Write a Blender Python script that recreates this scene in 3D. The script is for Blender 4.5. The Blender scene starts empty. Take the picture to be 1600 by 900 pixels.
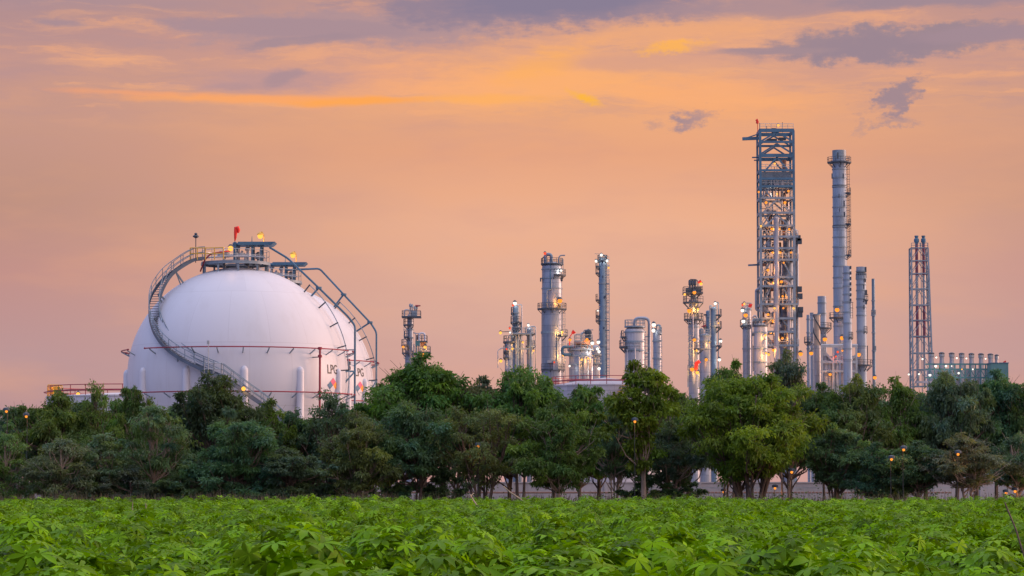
import bpy, math, random
import numpy as np
from mathutils import Vector, Matrix

random.seed(7)
PI = math.pi
scene = bpy.context.scene
COL = scene.collection
F_PX = 4537.0                      # focal length in pixels of a 1600 wide frame
PITCH = math.atan(315.0 / F_PX)
EYE = 1.75
SP, CP = math.sin(PITCH), math.cos(PITCH)


def W(px, py, y):
    """world point at depth y that the photograph shows at (px, py)"""
    up = 450.0 - py
    dy = F_PX * CP - up * SP
    dz = F_PX * SP + up * CP
    t = y / dy
    return Vector(((px - 800.0) * t, y, EYE + dz * t))


def lin(r, g, b):
    def c(v):
        v /= 255.0
        return v / 12.92 if v <= 0.04045 else ((v + 0.055) / 1.055) ** 2.4
    return (c(r), c(g), c(b), 1.0)


# ------------------------------------------------------------------ camera
cam_d = bpy.data.cameras.new("camera")
cam = bpy.data.objects.new("camera", cam_d)
COL.objects.link(cam)
cam.location = (0, 0, EYE)
cam.rotation_euler = (PI / 2 + PITCH, 0, 0)
cam_d.sensor_width = 36.0
cam_d.lens = 36.0 * F_PX / 1600.0
cam_d.clip_start = 0.5
cam_d.clip_end = 20000
scene.camera = cam
scene.view_settings.view_transform = 'Standard'
scene.view_settings.look = 'None'
scene.view_settings.exposure = 0.0
scene.view_settings.gamma = 1.0
scene.view_settings.use_curve_mapping = False
scene.render.film_transparent = False
scene.cycles.use_denoising = True
scene.cycles.max_bounces = 6
scene.cycles.diffuse_bounces = 4
scene.cycles.glossy_bounces = 2
scene.cycles.transmission_bounces = 3
scene.cycles.sample_clamp_indirect = 4.0


# ------------------------------------------------------------------ node helpers
class NT:
    def __init__(self, tree):
        self.t = tree
        self.n = tree.nodes
        self.l = tree.links

    def node(self, typ, **kw):
        nd = self.n.new(typ)
        for k, v in kw.items():
            setattr(nd, k, v)
        return nd

    def put(self, sock, v):
        if isinstance(v, bpy.types.NodeSocket):
            self.l.new(v, sock)
        elif v is not None:
            sock.default_value = v

    def math(self, op, a, b=None, c=None, clamp=False):
        nd = self.node('ShaderNodeMath', operation=op)
        nd.use_clamp = clamp
        self.put(nd.inputs[0], a)
        if b is not None:
            self.put(nd.inputs[1], b)
        if c is not None:
            self.put(nd.inputs[2], c)
        return nd.outputs[0]

    def mix(self, f, a, b, blend='MIX'):
        nd = self.node('ShaderNodeMix', data_type='RGBA', blend_type=blend)
        nd.clamp_factor = True
        self.put(nd.inputs[0], f)
        self.put(nd.inputs[6], a)
        self.put(nd.inputs[7], b)
        return nd.outputs[2]

    def ramp(self, f, stops, interp='LINEAR'):
        nd = self.node('ShaderNodeValToRGB')
        cr = nd.color_ramp
        cr.interpolation = interp
        while len(cr.elements) < len(stops):
            cr.elements.new(0.5)
        for e, (p, c) in zip(cr.elements, stops):
            e.position = p
            e.color = c
        self.put(nd.inputs[0], f)
        return nd.outputs[0]

    def smooth(self, v, a, b):
        nd = self.node('ShaderNodeMapRange', interpolation_type='SMOOTHSTEP')
        self.put(nd.inputs[0], v)
        nd.inputs[1].default_value = a
        nd.inputs[2].default_value = b
        nd.inputs[3].default_value = 0.0
        nd.inputs[4].default_value = 1.0
        return nd.outputs[0]

    def noise(self, vec, scale=5.0, detail=3.0, rough=0.5, dim='3D'):
        nd = self.node('ShaderNodeTexNoise', noise_dimensions=dim)
        self.put(nd.inputs['Vector'], vec)
        nd.inputs['Scale'].default_value = scale
        nd.inputs['Detail'].default_value = detail
        nd.inputs['Roughness'].default_value = rough
        return nd.outputs[0]

    def comb(self, x, y, z):
        nd = self.node('ShaderNodeCombineXYZ')
        self.put(nd.inputs[0], x)
        self.put(nd.inputs[1], y)
        self.put(nd.inputs[2], z)
        return nd.outputs[0]

    def vmul(self, v, s):
        nd = self.node('ShaderNodeVectorMath', operation='MULTIPLY')
        self.put(nd.inputs[0], v)
        nd.inputs[1].default_value = s
        return nd.outputs[0]


# ------------------------------------------------------------------ sky
SUN_AZ = 72.0          # degrees to the right of the view direction
SUN_EL = 7.0


def build_world():
    w = bpy.data.worlds.new("World")
    scene.world = w
    w.use_nodes = True
    w.node_tree.nodes.clear()
    N = NT(w.node_tree)
    tc = N.node('ShaderNodeTexCoord')
    d = tc.outputs['Generated']
    sx = N.node('ShaderNodeSeparateXYZ')
    N.l.new(d, sx.inputs[0])
    X, Y, Z = sx.outputs
    az = N.math('MULTIPLY', N.math('ARCTAN2', X, Y), 180 / PI)
    el = N.math('MULTIPLY', N.math('ARCSINE', Z), 180 / PI)
    # the glow of the sunset, by height, in the middle and off to the sides
    t = N.math('DIVIDE', N.math('ADD', el, 2.0), 14.0, clamp=True)

    def pos(py):
        return (math.degrees(PITCH + math.atan((450 - py) / F_PX)) + 2.0) / 14.0
    centre = N.ramp(t, [(pos(900), lin(196, 152, 150)), (pos(765), lin(205, 158, 152)), (pos(600), lin(212, 164, 153)),
                        (pos(520), lin(217, 170, 155)), (pos(440), lin(227, 175, 152)), (pos(350), lin(236, 177, 145)),
                        (pos(240), lin(232, 166, 129)), (pos(160), lin(238, 171, 124)), (pos(90), lin(226, 165, 134)),
                        (pos(0), lin(205, 155, 138))])
    side = N.ramp(t, [(pos(900), lin(170, 132, 142)), (pos(765), lin(178, 138, 144)), (pos(560), lin(187, 150, 151)),
                      (pos(430), lin(194, 145, 138)), (pos(320), lin(190, 145, 130)), (pos(200), lin(200, 152, 135)),
                      (pos(100), lin(192, 148, 142)), (pos(0), lin(172, 140, 145))])
    off = N.smooth(N.math('ABSOLUTE', N.math('SUBTRACT', az, 1.8)), 1.5, 12.5)
    glow = N.mix(off, centre, side)
    # broad soft unevenness
    v2 = N.comb(N.math('MULTIPLY', az, 0.22), N.math('MULTIPLY', el, 0.8), 0.0)
    soft = N.noise(v2, 1.0, 4.0, 0.55)
    glow = N.mix(N.math('MULTIPLY', N.smooth(soft, 0.45, 0.8), 0.35), glow, lin(240, 172, 128))
    glow = N.mix(N.math('MULTIPLY', N.smooth(soft, 0.55, 0.2), 0.30), glow, lin(196, 148, 145))

    # warped coordinates for the clouds
    wn = N.node('ShaderNodeTexNoise', noise_dimensions='3D')
    N.put(wn.inputs['Vector'], N.comb(N.math('MULTIPLY', az, 0.45), N.math('MULTIPLY', el, 1.5), 3.1))
    wn.inputs['Scale'].default_value = 1.0
    wn.inputs['Detail'].default_value = 6.0
    wn.inputs['Roughness'].default_value = 0.6
    ws = N.node('ShaderNodeSeparateColor')
    N.l.new(wn.outputs[1], ws.inputs[0])
    wx = N.math('MULTIPLY', N.math('SUBTRACT', ws.outputs[0], 0.5), 2.6)
    wy = N.math('MULTIPLY', N.math('SUBTRACT', ws.outputs[1], 0.5), 0.75)
    fine = N.noise(N.comb(N.math('MULTIPLY', az, 1.2), N.math('MULTIPLY', el, 4.0), 9.0), 1.0, 6.0, 0.65)

    wn2 = N.node('ShaderNodeTexNoise', noise_dimensions='3D')
    N.put(wn2.inputs['Vector'], N.comb(N.math('MULTIPLY', az, 2.2), N.math('MULTIPLY', el, 3.4), 14.0))
    wn2.inputs['Scale'].default_value = 1.0
    wn2.inputs['Detail'].default_value = 5.0
    wn2.inputs['Roughness'].default_value = 0.65
    ws2 = N.node('ShaderNodeSeparateColor')
    N.l.new(wn2.outputs[1], ws2.inputs[0])
    fx = N.math('SUBTRACT', ws2.outputs[0], 0.5)
    fy = N.math('SUBTRACT', ws2.outputs[1], 0.5)

    def blob(col, px, py, rx, ry, rot=0.0, op=1.0, warp=1.0, edge=0.55, frag=0.6, fw=0.0):
        """one cloud patch around the direction of (px, py); radii in pixels of arc"""
        nonlocal col_now
        k = 180 / PI / F_PX
        ca = math.degrees(math.atan((px - 800) / F_PX))
        ce = math.degrees(PITCH + math.atan((450 - py) / F_PX))
        u = N.math('SUBTRACT', N.math('MULTIPLY_ADD', wx, warp, az), ca)
        v = N.math('SUBTRACT', N.math('MULTIPLY_ADD', wy, warp, el), ce)
        if fw:
            u = N.math('MULTIPLY_ADD', fx, fw, u)
            v = N.math('MULTIPLY_ADD', fy, fw * 0.6, v)
        c, s = math.cos(math.radians(rot)), math.sin(math.radians(rot))
        uu = N.math('MULTIPLY_ADD', u, c / (rx * k), N.math('MULTIPLY', v, s / (rx * k)))
        vv = N.math('MULTIPLY_ADD', u, -s / (ry * k), N.math('MULTIPLY', v, c / (ry * k)))
        r = N.math('SQRT', N.math('ADD', N.math('MULTIPLY', uu, uu), N.math('MULTIPLY', vv, vv)))
        r = N.math('MULTIPLY_ADD', N.math('SUBTRACT', fine, 0.5), -frag * 2.0, r)
        m = N.math('MULTIPLY', N.smooth(r, 1.0, 1.0 - edge), op)
        col_now = N.mix(m, col_now, col)

    col_now = glow
    # faint drawn out layers high up
    ly = N.noise(N.comb(N.math('MULTIPLY', az, 0.16), N.math('MULTIPLY_ADD', el, 1.35, N.math('MULTIPLY', wy, 1.2)), 20.0), 1.0, 5.0, 0.6)
    hi = N.smooth(el, 6.6, 8.6)
    col_now = N.mix(N.math('MULTIPLY', N.math('MULTIPLY', N.smooth(ly, 0.48, 0.66), hi), 0.62), glow, lin(190, 148, 146))
    col_now = N.mix(N.math('MULTIPLY', N.math('MULTIPLY', N.smooth(ly, 0.47, 0.32), hi), 0.5), col_now, lin(244, 176, 130))
    ly2 = N.noise(N.comb(N.math('MULTIPLY_ADD', az, 0.34, N.math('MULTIPLY', fx, 0.25)), N.math('MULTIPLY_ADD', el, 3.0, N.math('MULTIPLY', wy, 2.2)), 41.0), 1.0, 6.0, 0.62)
    hi2 = N.smooth(el, 6.9, 7.8)
    col_now = N.mix(N.math('MULTIPLY', N.math('MULTIPLY', N.smooth(ly2, 0.5, 0.66), hi2), 0.4), col_now, lin(184, 146, 146))
    col_now = N.mix(N.math('MULTIPLY', N.math('MULTIPLY', N.smooth(ly2, 0.47, 0.34), hi2), 0.4), col_now, lin(252, 178, 124))
    # lit, orange undersides
    blob(lin(255, 178, 112), 850, 125, 360, 66, 2, 0.8, 1.0, 0.9, 0.5)
    blob(lin(252, 174, 116), 1120, 150, 300, 46, -2, 0.55, 1.0, 0.9, 0.6)
    blob(lin(250, 172, 128), 560, 130, 330, 60, 0, 0.35, 1.0, 0.9, 0.5)
    blob(lin(250, 176, 118), 1060, 52, 300, 34, 3, 0.55, 0.8, 0.9, 0.6)
    # grey mauve high clouds
    blob(lin(178, 146, 150), 560, 44, 390, 37, 2, 0.9, 0.55, 0.55, 0.5, 1.0)
    blob(lin(170, 142, 150), 450, 46, 240, 20, -1, 0.85, 0.45, 0.4, 0.4)
    blob(lin(166, 140, 149), 470, 66, 130, 9, 6, 0.8, 0.3, 0.5, 0.5)
    blob(lin(150, 132, 149), 860, 4, 370, 46, 1, 0.97, 0.6, 0.5, 0.5, 1.0)
    blob(lin(136, 126, 149), 890, 0, 230, 32, 2, 0.9, 0.5, 0.5, 0.45)
    blob(lin(172, 142, 148), 1250, 8, 330, 26, 2, 0.8, 0.6, 0.6, 0.5)
    blob(lin(160, 138, 149), 1480, 4, 240, 21, 1, 0.9, 0.5, 0.5, 0.45)
    blob(lin(172, 143, 150), 150, 5, 480, 34, 0, 0.65, 0.7, 0.9, 0.4)
    blob(lin(160, 137, 146), 1400, 71, 260, 34, 3, 0.97, 0.45, 0.5, 0.6, 1.2)
    blob(lin(155, 134, 146), 1370, 74, 140, 27, 4, 0.8, 0.4, 0.7, 0.7, 1.2)
    blob(lin(166, 140, 147), 1215, 82, 120, 8, 0, 0.9, 0.2, 0.5, 0.4)
    blob(lin(164, 139, 149), 1560, 62, 190, 15, 1, 0.9, 0.4, 0.5, 0.5)
    blob(lin(166, 140, 150), 85, 44, 62, 7, -3, 0.75, 0.2, 0.7, 0.5)
    blob(lin(188, 149, 150), 420, 128, 190, 34, 0, 0.8, 0.5, 0.8, 0.6)
    blob(lin(166, 140, 150), 440, 122, 50, 15, 20, 0.65, 0.2, 0.8, 0.9)
    blob(lin(178, 145, 150), 375, 138, 60, 9, 0, 0.5, 0.2, 0.8, 0.9)
    blob(lin(210, 157, 140), 1010, 98, 230, 22, 0, 0.65, 0.6, 0.8, 0.7)
    blob(lin(206, 154, 140), 1320, 120, 260, 14, 2, 0.4, 0.6, 0.9, 0.7)
    # bright streaks
    blob(lin(252, 168, 104), 400, 157, 330, 11, 0, 0.9, 0.25, 0.8, 0.4)
    blob(lin(255, 168, 84), 560, 160, 190, 9, 2, 0.9, 0.2, 0.8, 0.4)
    blob(lin(255, 178, 96), 760, 156, 170, 12, 0, 0.7, 0.3, 0.9, 0.5)
    blob(lin(250, 165, 112), 200, 150, 190, 7, -1, 0.6, 0.25, 0.9, 0.4)
    blob(lin(255, 184, 62), 912, 154, 40, 10, -24, 0.9, 0.12, 0.9, 0.6, 0.6)
    blob(lin(255, 182, 84), 1050, 76, 90, 11, 3, 0.8, 0.25, 0.95, 0.8, 1.0)
    blob(lin(255, 178, 92), 850, 100, 100, 30, 20, 0.5, 0.5, 0.9, 0.7)
    # small ragged puffs
    blob(lin(176, 143, 144), 1080, 189, 48, 20, 10, 0.9, 0.1, 0.9, 1.0, 1.5)
    blob(lin(164, 138, 145), 1062, 193, 24, 12, 12, 0.8, 0.1, 0.9, 1.0, 1.2)
    blob(lin(162, 137, 145), 1398, 154, 74, 20, 24, 0.97, 0.1, 0.75, 1.0, 1.6)
    blob(lin(160, 136, 145), 1412, 170, 46, 15, 36, 0.9, 0.1, 0.8, 1.0, 1.5)
    blob(lin(180, 146, 144), 1392, 194, 50, 11, 0, 0.75, 0.1, 0.9, 1.0, 1.6)
    blob(lin(190, 150, 142), 1345, 196, 20, 12, 60, 0.6, 0.1, 0.9, 1.0, 1.2)
    blob(lin(194, 151, 140), 1020, 196, 18, 10, 0, 0.6, 0.1, 0.9, 0.9, 0.8)

    # the rest of the dome: pale lavender dusk above and behind, with a physical sky in it
    nis = N.node('ShaderNodeTexSky', sky_type='NISHITA')
    nis.sun_disc = False
    nis.sun_elevation = math.radians(SUN_EL)
    nis.sun_rotation = math.radians(SUN_AZ)
    nis.altitude = 50
    nis.dust_density = 2.0
    sky = N.node('ShaderNodeVectorMath', operation='SCALE')
    N.l.new(nis.outputs[0], sky.inputs[0])
    sky.inputs['Scale'].default_value = 0.10
    up = N.smooth(el, 8.0, 75.0)
    toright = N.smooth(X, -0.55, 0.85)
    low = N.mix(toright, (0.11, 0.17, 0.42, 1), (1.0, 0.72, 0.66, 1))
    dusk = N.mix(up, low, N.mix(toright, (0.66, 0.76, 1.14, 1), (1.34, 1.16, 1.12, 1)))
    cl = N.noise(d, 2.2, 5.0, 0.6)
    dusk = N.mix(N.math('MULTIPLY', N.math('MULTIPLY', N.smooth(cl, 0.45, 0.75), 0.3), up), dusk, (1.05, 0.95, 1.05, 1))
    dome = N.mix(0.14, dusk, sky.outputs[0])
    lift = N.node('ShaderNodeVectorMath', operation='SCALE')
    N.l.new(dome, lift.inputs[0])
    lift.inputs['Scale'].default_value = 1.75
    dome = lift.outputs[0]
    front = N.math('MULTIPLY', N.smooth(Y, -0.15, 0.8), N.smooth(el, 34.0, 9.5))
    final = N.mix(front, dome, col_now)
    bg = N.node('ShaderNodeBackground')
    N.l.new(final, bg.inputs[0])
    bg.inputs[1].default_value = 1.0
    out = N.node('ShaderNodeOutputWorld')
    N.l.new(bg.outputs[0], out.inputs[0])
    w.cycles.sampling_method = 'MANUAL'
    w.cycles.sample_map_resolution = 1024


build_world()
sun_d = bpy.data.lights.new("sun", 'SUN')
sun_d.energy = 2.4
sun_d.color = (1.0, 0.56, 0.40)
sun_d.angle = math.radians(14)
sun = bpy.data.objects.new("sun", sun_d)
COL.objects.link(sun)
_d = Vector((math.sin(math.radians(SUN_AZ)) * math.cos(math.radians(SUN_EL)),
             math.cos(math.radians(SUN_AZ)) * math.cos(math.radians(SUN_EL)), math.sin(math.radians(SUN_EL))))
sun.rotation_euler = _d.to_track_quat('Z', 'Y').to_euler()

# ------------------------------------------------------------------ materials
M = {}


def base_mat(name):
    m = bpy.data.materials.new(name)
    m.use_nodes = True
    m.node_tree.nodes.clear()
    N = NT(m.node_tree)
    out = N.node('ShaderNodeOutputMaterial')
    return m, N, out


def surf(name, color, rough=0.5, metal=0.0, var=0.18, scale=1.0, stretch=(1, 1, 1), dirt=None, bump=0.0, spec=0.4, seams=None):
    """painted or metal surface with uneven tone; seams = (course height, sheet width) of the cladding"""
    m, N, out = base_mat(name)
    tc = N.node('ShaderNodeTexCoord').outputs['Object']
    v = N.vmul(tc, stretch)
    n1 = N.noise(v, scale, 5.0, 0.6)
    n2 = N.noise(tc, scale * 6.0, 3.0, 0.6)
    c = tuple(color[:3]) + (1.0,)
    dark = tuple(x * (1 - var * 1.6) for x in color[:3]) + (1.0,)
    lite = tuple(min(1, x * (1 + var)) for x in color[:3]) + (1.0,)
    col = N.ramp(n1, [(0.3, dark), (0.5, c), (0.72, lite)])
    col = N.mix(N.math('MULTIPLY', N.smooth(n2, 0.5, 0.75), 0.25), col, dark)
    if dirt:
        col = N.mix(N.math('MULTIPLY', N.smooth(N.noise(N.vmul(tc, (3, 3, 0.25)), scale * 1.7, 5, 0.65), 0.52, 0.75), dirt[3]), col, tuple(dirt[:3]) + (1.0,))
    if seams:
        sp = N.node('ShaderNodeSeparateXYZ')
        N.l.new(tc, sp.inputs[0])
        ang = N.math('MULTIPLY', N.math('ARCTAN2', sp.outputs[0], sp.outputs[1]), seams[1])
        br = N.node('ShaderNodeTexBrick')
        N.put(br.inputs['Vector'], N.comb(ang, sp.outputs[2], 0.0))
        br.inputs['Scale'].default_value = 1.0
        br.inputs['Brick Width'].default_value = 3.0
        br.inputs['Row Height'].default_value = seams[0]
        br.inputs['Mortar Size'].default_value = 0.05
        br.inputs['Mortar Smooth'].default_value = 0.3
        br.inputs['Color1'].default_value = (0.85, 0.85, 0.86, 1)
        br.inputs['Color2'].default_value = (1.10, 1.09, 1.07, 1)
        br.inputs['Mortar'].default_value = (0.62, 0.62, 0.64, 1)
        col = N.mix(1.0, col, br.outputs[0], 'MULTIPLY')
    b = N.node('ShaderNodeBsdfPrincipled')
    N.put(b.inputs['Base Color'], col)
    b.inputs['Roughness'].default_value = rough
    N.put(b.inputs['Roughness'], N.math('MULTIPLY_ADD', n1, 0.25, rough - 0.12))
    b.inputs['Metallic'].default_value = metal
    b.inputs['Specular IOR Level'].default_value = spec
    if bump:
        bp = N.node('ShaderNodeBump')
        bp.inputs['Strength'].default_value = bump
        bp.inputs['Distance'].default_value = 0.05
        N.l.new(n2, bp.inputs['Height'])
        N.l.new(bp.outputs[0], b.inputs['Normal'])
    N.l.new(b.outputs[0], out.inputs[0])
    M[name] = m
    return m


surf('white_paint', (0.56, 0.56, 0.61), 0.42, 0, 0.03, 0.25, (1, 1, 0.3), dirt=(0.62, 0.60, 0.60, 0.22))
surf('tank_white', (0.54, 0.53, 0.56), 0.55, 0, 0.06, 0.2, (1, 1, 0.3), dirt=(0.42, 0.37, 0.35, 0.3), seams=(2.2, 14.0))
surf('cladding', (0.258, 0.292, 0.353), 0.42, 0.45, 0.14, 0.35, (2, 2, 0.4), dirt=(0.22, 0.21, 0.22, 0.35), seams=(2.4, 2.0))
surf('cladding_pale', (0.361, 0.361, 0.391), 0.42, 0.35, 0.12, 0.4, (2, 2, 0.4), dirt=(0.3, 0.28, 0.27, 0.3), seams=(3.2, 3.0))
surf('cladding_blue', (0.138, 0.211, 0.292), 0.42, 0.35, 0.16, 0.4, (2, 2, 0.3), dirt=(0.12, 0.14, 0.17, 0.35), seams=(3.0, 2.0))
surf('cladding_tan', (0.42, 0.34, 0.28), 0.5, 0.2, 0.14, 0.5, (2, 2, 0.3), seams=(2.2, 2.0))
surf('stack_steel', (0.264, 0.33, 0.422), 0.5, 0.25, 0.18, 0.25, (2, 2, 0.5), dirt=(0.15, 0.16, 0.19, 0.4), seams=(4.4, 1.5))
surf('dark_rim', (0.07, 0.075, 0.085), 0.6, 0.1, 0.2, 0.6)
surf('steel_blue', (0.055, 0.135, 0.215), 0.5, 0.1, 0.2, 0.6)
surf('steel_grey', (0.20, 0.255, 0.305), 0.5, 0.2, 0.2, 0.6)
surf('steel_dark', (0.055, 0.075, 0.10), 0.55, 0.2, 0.2, 0.8)
surf('stair_steel', (0.115, 0.145, 0.185), 0.5, 0.2, 0.15, 0.8)
surf('tank_grey', (0.36, 0.36, 0.41), 0.55, 0, 0.08, 0.2, (1, 1, 0.3), dirt=(0.26, 0.23, 0.23, 0.35), seams=(2.2, 14.0))
surf('galvanised', (0.36, 0.385, 0.40), 0.45, 0.5, 0.15, 0.8)
surf('pipe_grey', (0.36, 0.37, 0.40), 0.45, 0.3, 0.14, 0.5)
surf('pipe_rust', (0.22, 0.12, 0.09), 0.7, 0.1, 0.25, 0.6)
surf('red_paint', (0.27, 0.028, 0.045), 0.5, 0, 0.2, 0.7)
surf('red_bright', (0.72, 0.03, 0.02), 0.6, 0, 0.1, 0.7)
surf('yellow_paint', (0.62, 0.36, 0.045), 0.5, 0, 0.15, 0.8)  # real yellow paint, and lamplight coloured onto the guard rail
surf('flare_red', (0.20, 0.065, 0.105), 0.6, 0, 0.2, 0.7)
surf('teal_panel', (0.075, 0.19, 0.20), 0.5, 0, 0.15, 0.3)
surf('dark_paint', (0.012, 0.014, 0.018), 0.5, 0, 0.1, 1)
surf('sign_blue', (0.03, 0.13, 0.24), 0.5, 0, 0.05, 1)
surf('sign_red', (0.60, 0.07, 0.17), 0.5, 0, 0.05, 1)
surf('sign_orange', (0.85, 0.27, 0.01), 0.5, 0, 0.05, 1)
surf('concrete', (0.368, 0.336, 0.336), 0.85, 0, 0.14, 0.25, (1, 1, 1), dirt=(0.26, 0.23, 0.22, 0.5), bump=0.3)
surf('yard', (0.289, 0.264, 0.255), 0.9, 0, 0.2, 0.06, dirt=None, bump=0.2)
surf('soil', (0.085, 0.055, 0.032), 0.95, 0, 0.3, 0.6, bump=0.8)
surf('bark', (0.13, 0.095, 0.075), 0.9, 0, 0.35, 1.2, (3, 3, 0.6), bump=0.7)
surf('bark_pale', (0.30, 0.235, 0.19), 0.9, 0, 0.3, 1.2, (3, 3, 0.6), bump=0.6)
surf('dead_wood', (0.36, 0.29, 0.21), 0.9, 0, 0.3, 2, (3, 3, 0.6), bump=0.5)


def glow_mat(name, color, strength):
    m, N, out = base_mat(name)
    e = N.node('ShaderNodeEmission')
    e.inputs[0].default_value = tuple(color) + (1.0,)
    e.inputs[1].default_value = strength
    N.l.new(e.outputs[0], out.inputs[0])
    m.cycles.emission_sampling = 'NONE'     # the fixture's own lamp lights its surroundings
    M[name] = m


glow_mat('bulb_orange', (1.0, 0.30, 0.035), 1.45)
glow_mat('bulb_yellow', (1.0, 0.44, 0.07), 1.7)
glow_mat('bulb_white', (1.0, 0.93, 0.82), 1.5)
glow_mat('bulb_red', (1.0, 0.10, 0.04), 1.2)


def leaf_mat(name, transl=0.22, rough=0.5, spec=0.3, yellow=(1.18, 1.12, 0.6), bluish=(0.72, 0.95, 1.25), fixed=None):
    m, N, out = base_mat(name)
    if fixed:
        base = tuple(fixed) + (1.0,)
    else:
        base = N.node('ShaderNodeObjectInfo').outputs['Color']
    at = N.node('ShaderNodeAttribute', attribute_name='tint')
    at2 = N.node('ShaderNodeAttribute', attribute_name='hue')
    val = N.math('MULTIPLY_ADD', at.outputs['Fac'], 0.95, 0.52)
    hue = N.ramp(at2.outputs['Fac'], [(0.0, tuple(bluish) + (1,)), (0.5, (1, 1, 1, 1)), (1.0, tuple(yellow) + (1,))])
    c = N.mix(1.0, base, hue, 'MULTIPLY')
    sc = N.node('ShaderNodeVectorMath', operation='SCALE')
    N.l.new(c, sc.inputs[0])
    N.l.new(val, sc.inputs['Scale'])
    b = N.node('ShaderNodeBsdfPrincipled')
    N.l.new(sc.outputs[0], b.inputs['Base Color'])
    b.inputs['Roughness'].default_value = rough
    b.inputs['Specular IOR Level'].default_value = spec
    tr = N.node('ShaderNodeBsdfTranslucent')
    tcol = N.mix(1.0, sc.outputs[0], (1.3, 1.25, 0.65, 1), 'MULTIPLY')
    N.l.new(tcol, tr.inputs[0])
    mx = N.node('ShaderNodeMixShader')
    mx.inputs[0].default_value = transl
    N.l.new(b.outputs[0], mx.inputs[1])
    N.l.new(tr.outputs[0], mx.inputs[2])
    N.l.new(mx.outputs[0], out.inputs[0])
    M[name] = m


leaf_mat('tree_leaf', 0.42, 0.5, 0.25)
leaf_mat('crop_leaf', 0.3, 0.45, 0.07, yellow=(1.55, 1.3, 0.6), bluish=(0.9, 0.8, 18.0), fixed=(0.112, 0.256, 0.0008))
leaf_mat('dry_grass', 0.2, 0.8, 0.1, fixed=(0.12, 0.10, 0.075))
leaf_mat('weed_leaf', 0.25, 0.6, 0.2, fixed=(0.045, 0.085, 0.02))


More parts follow.
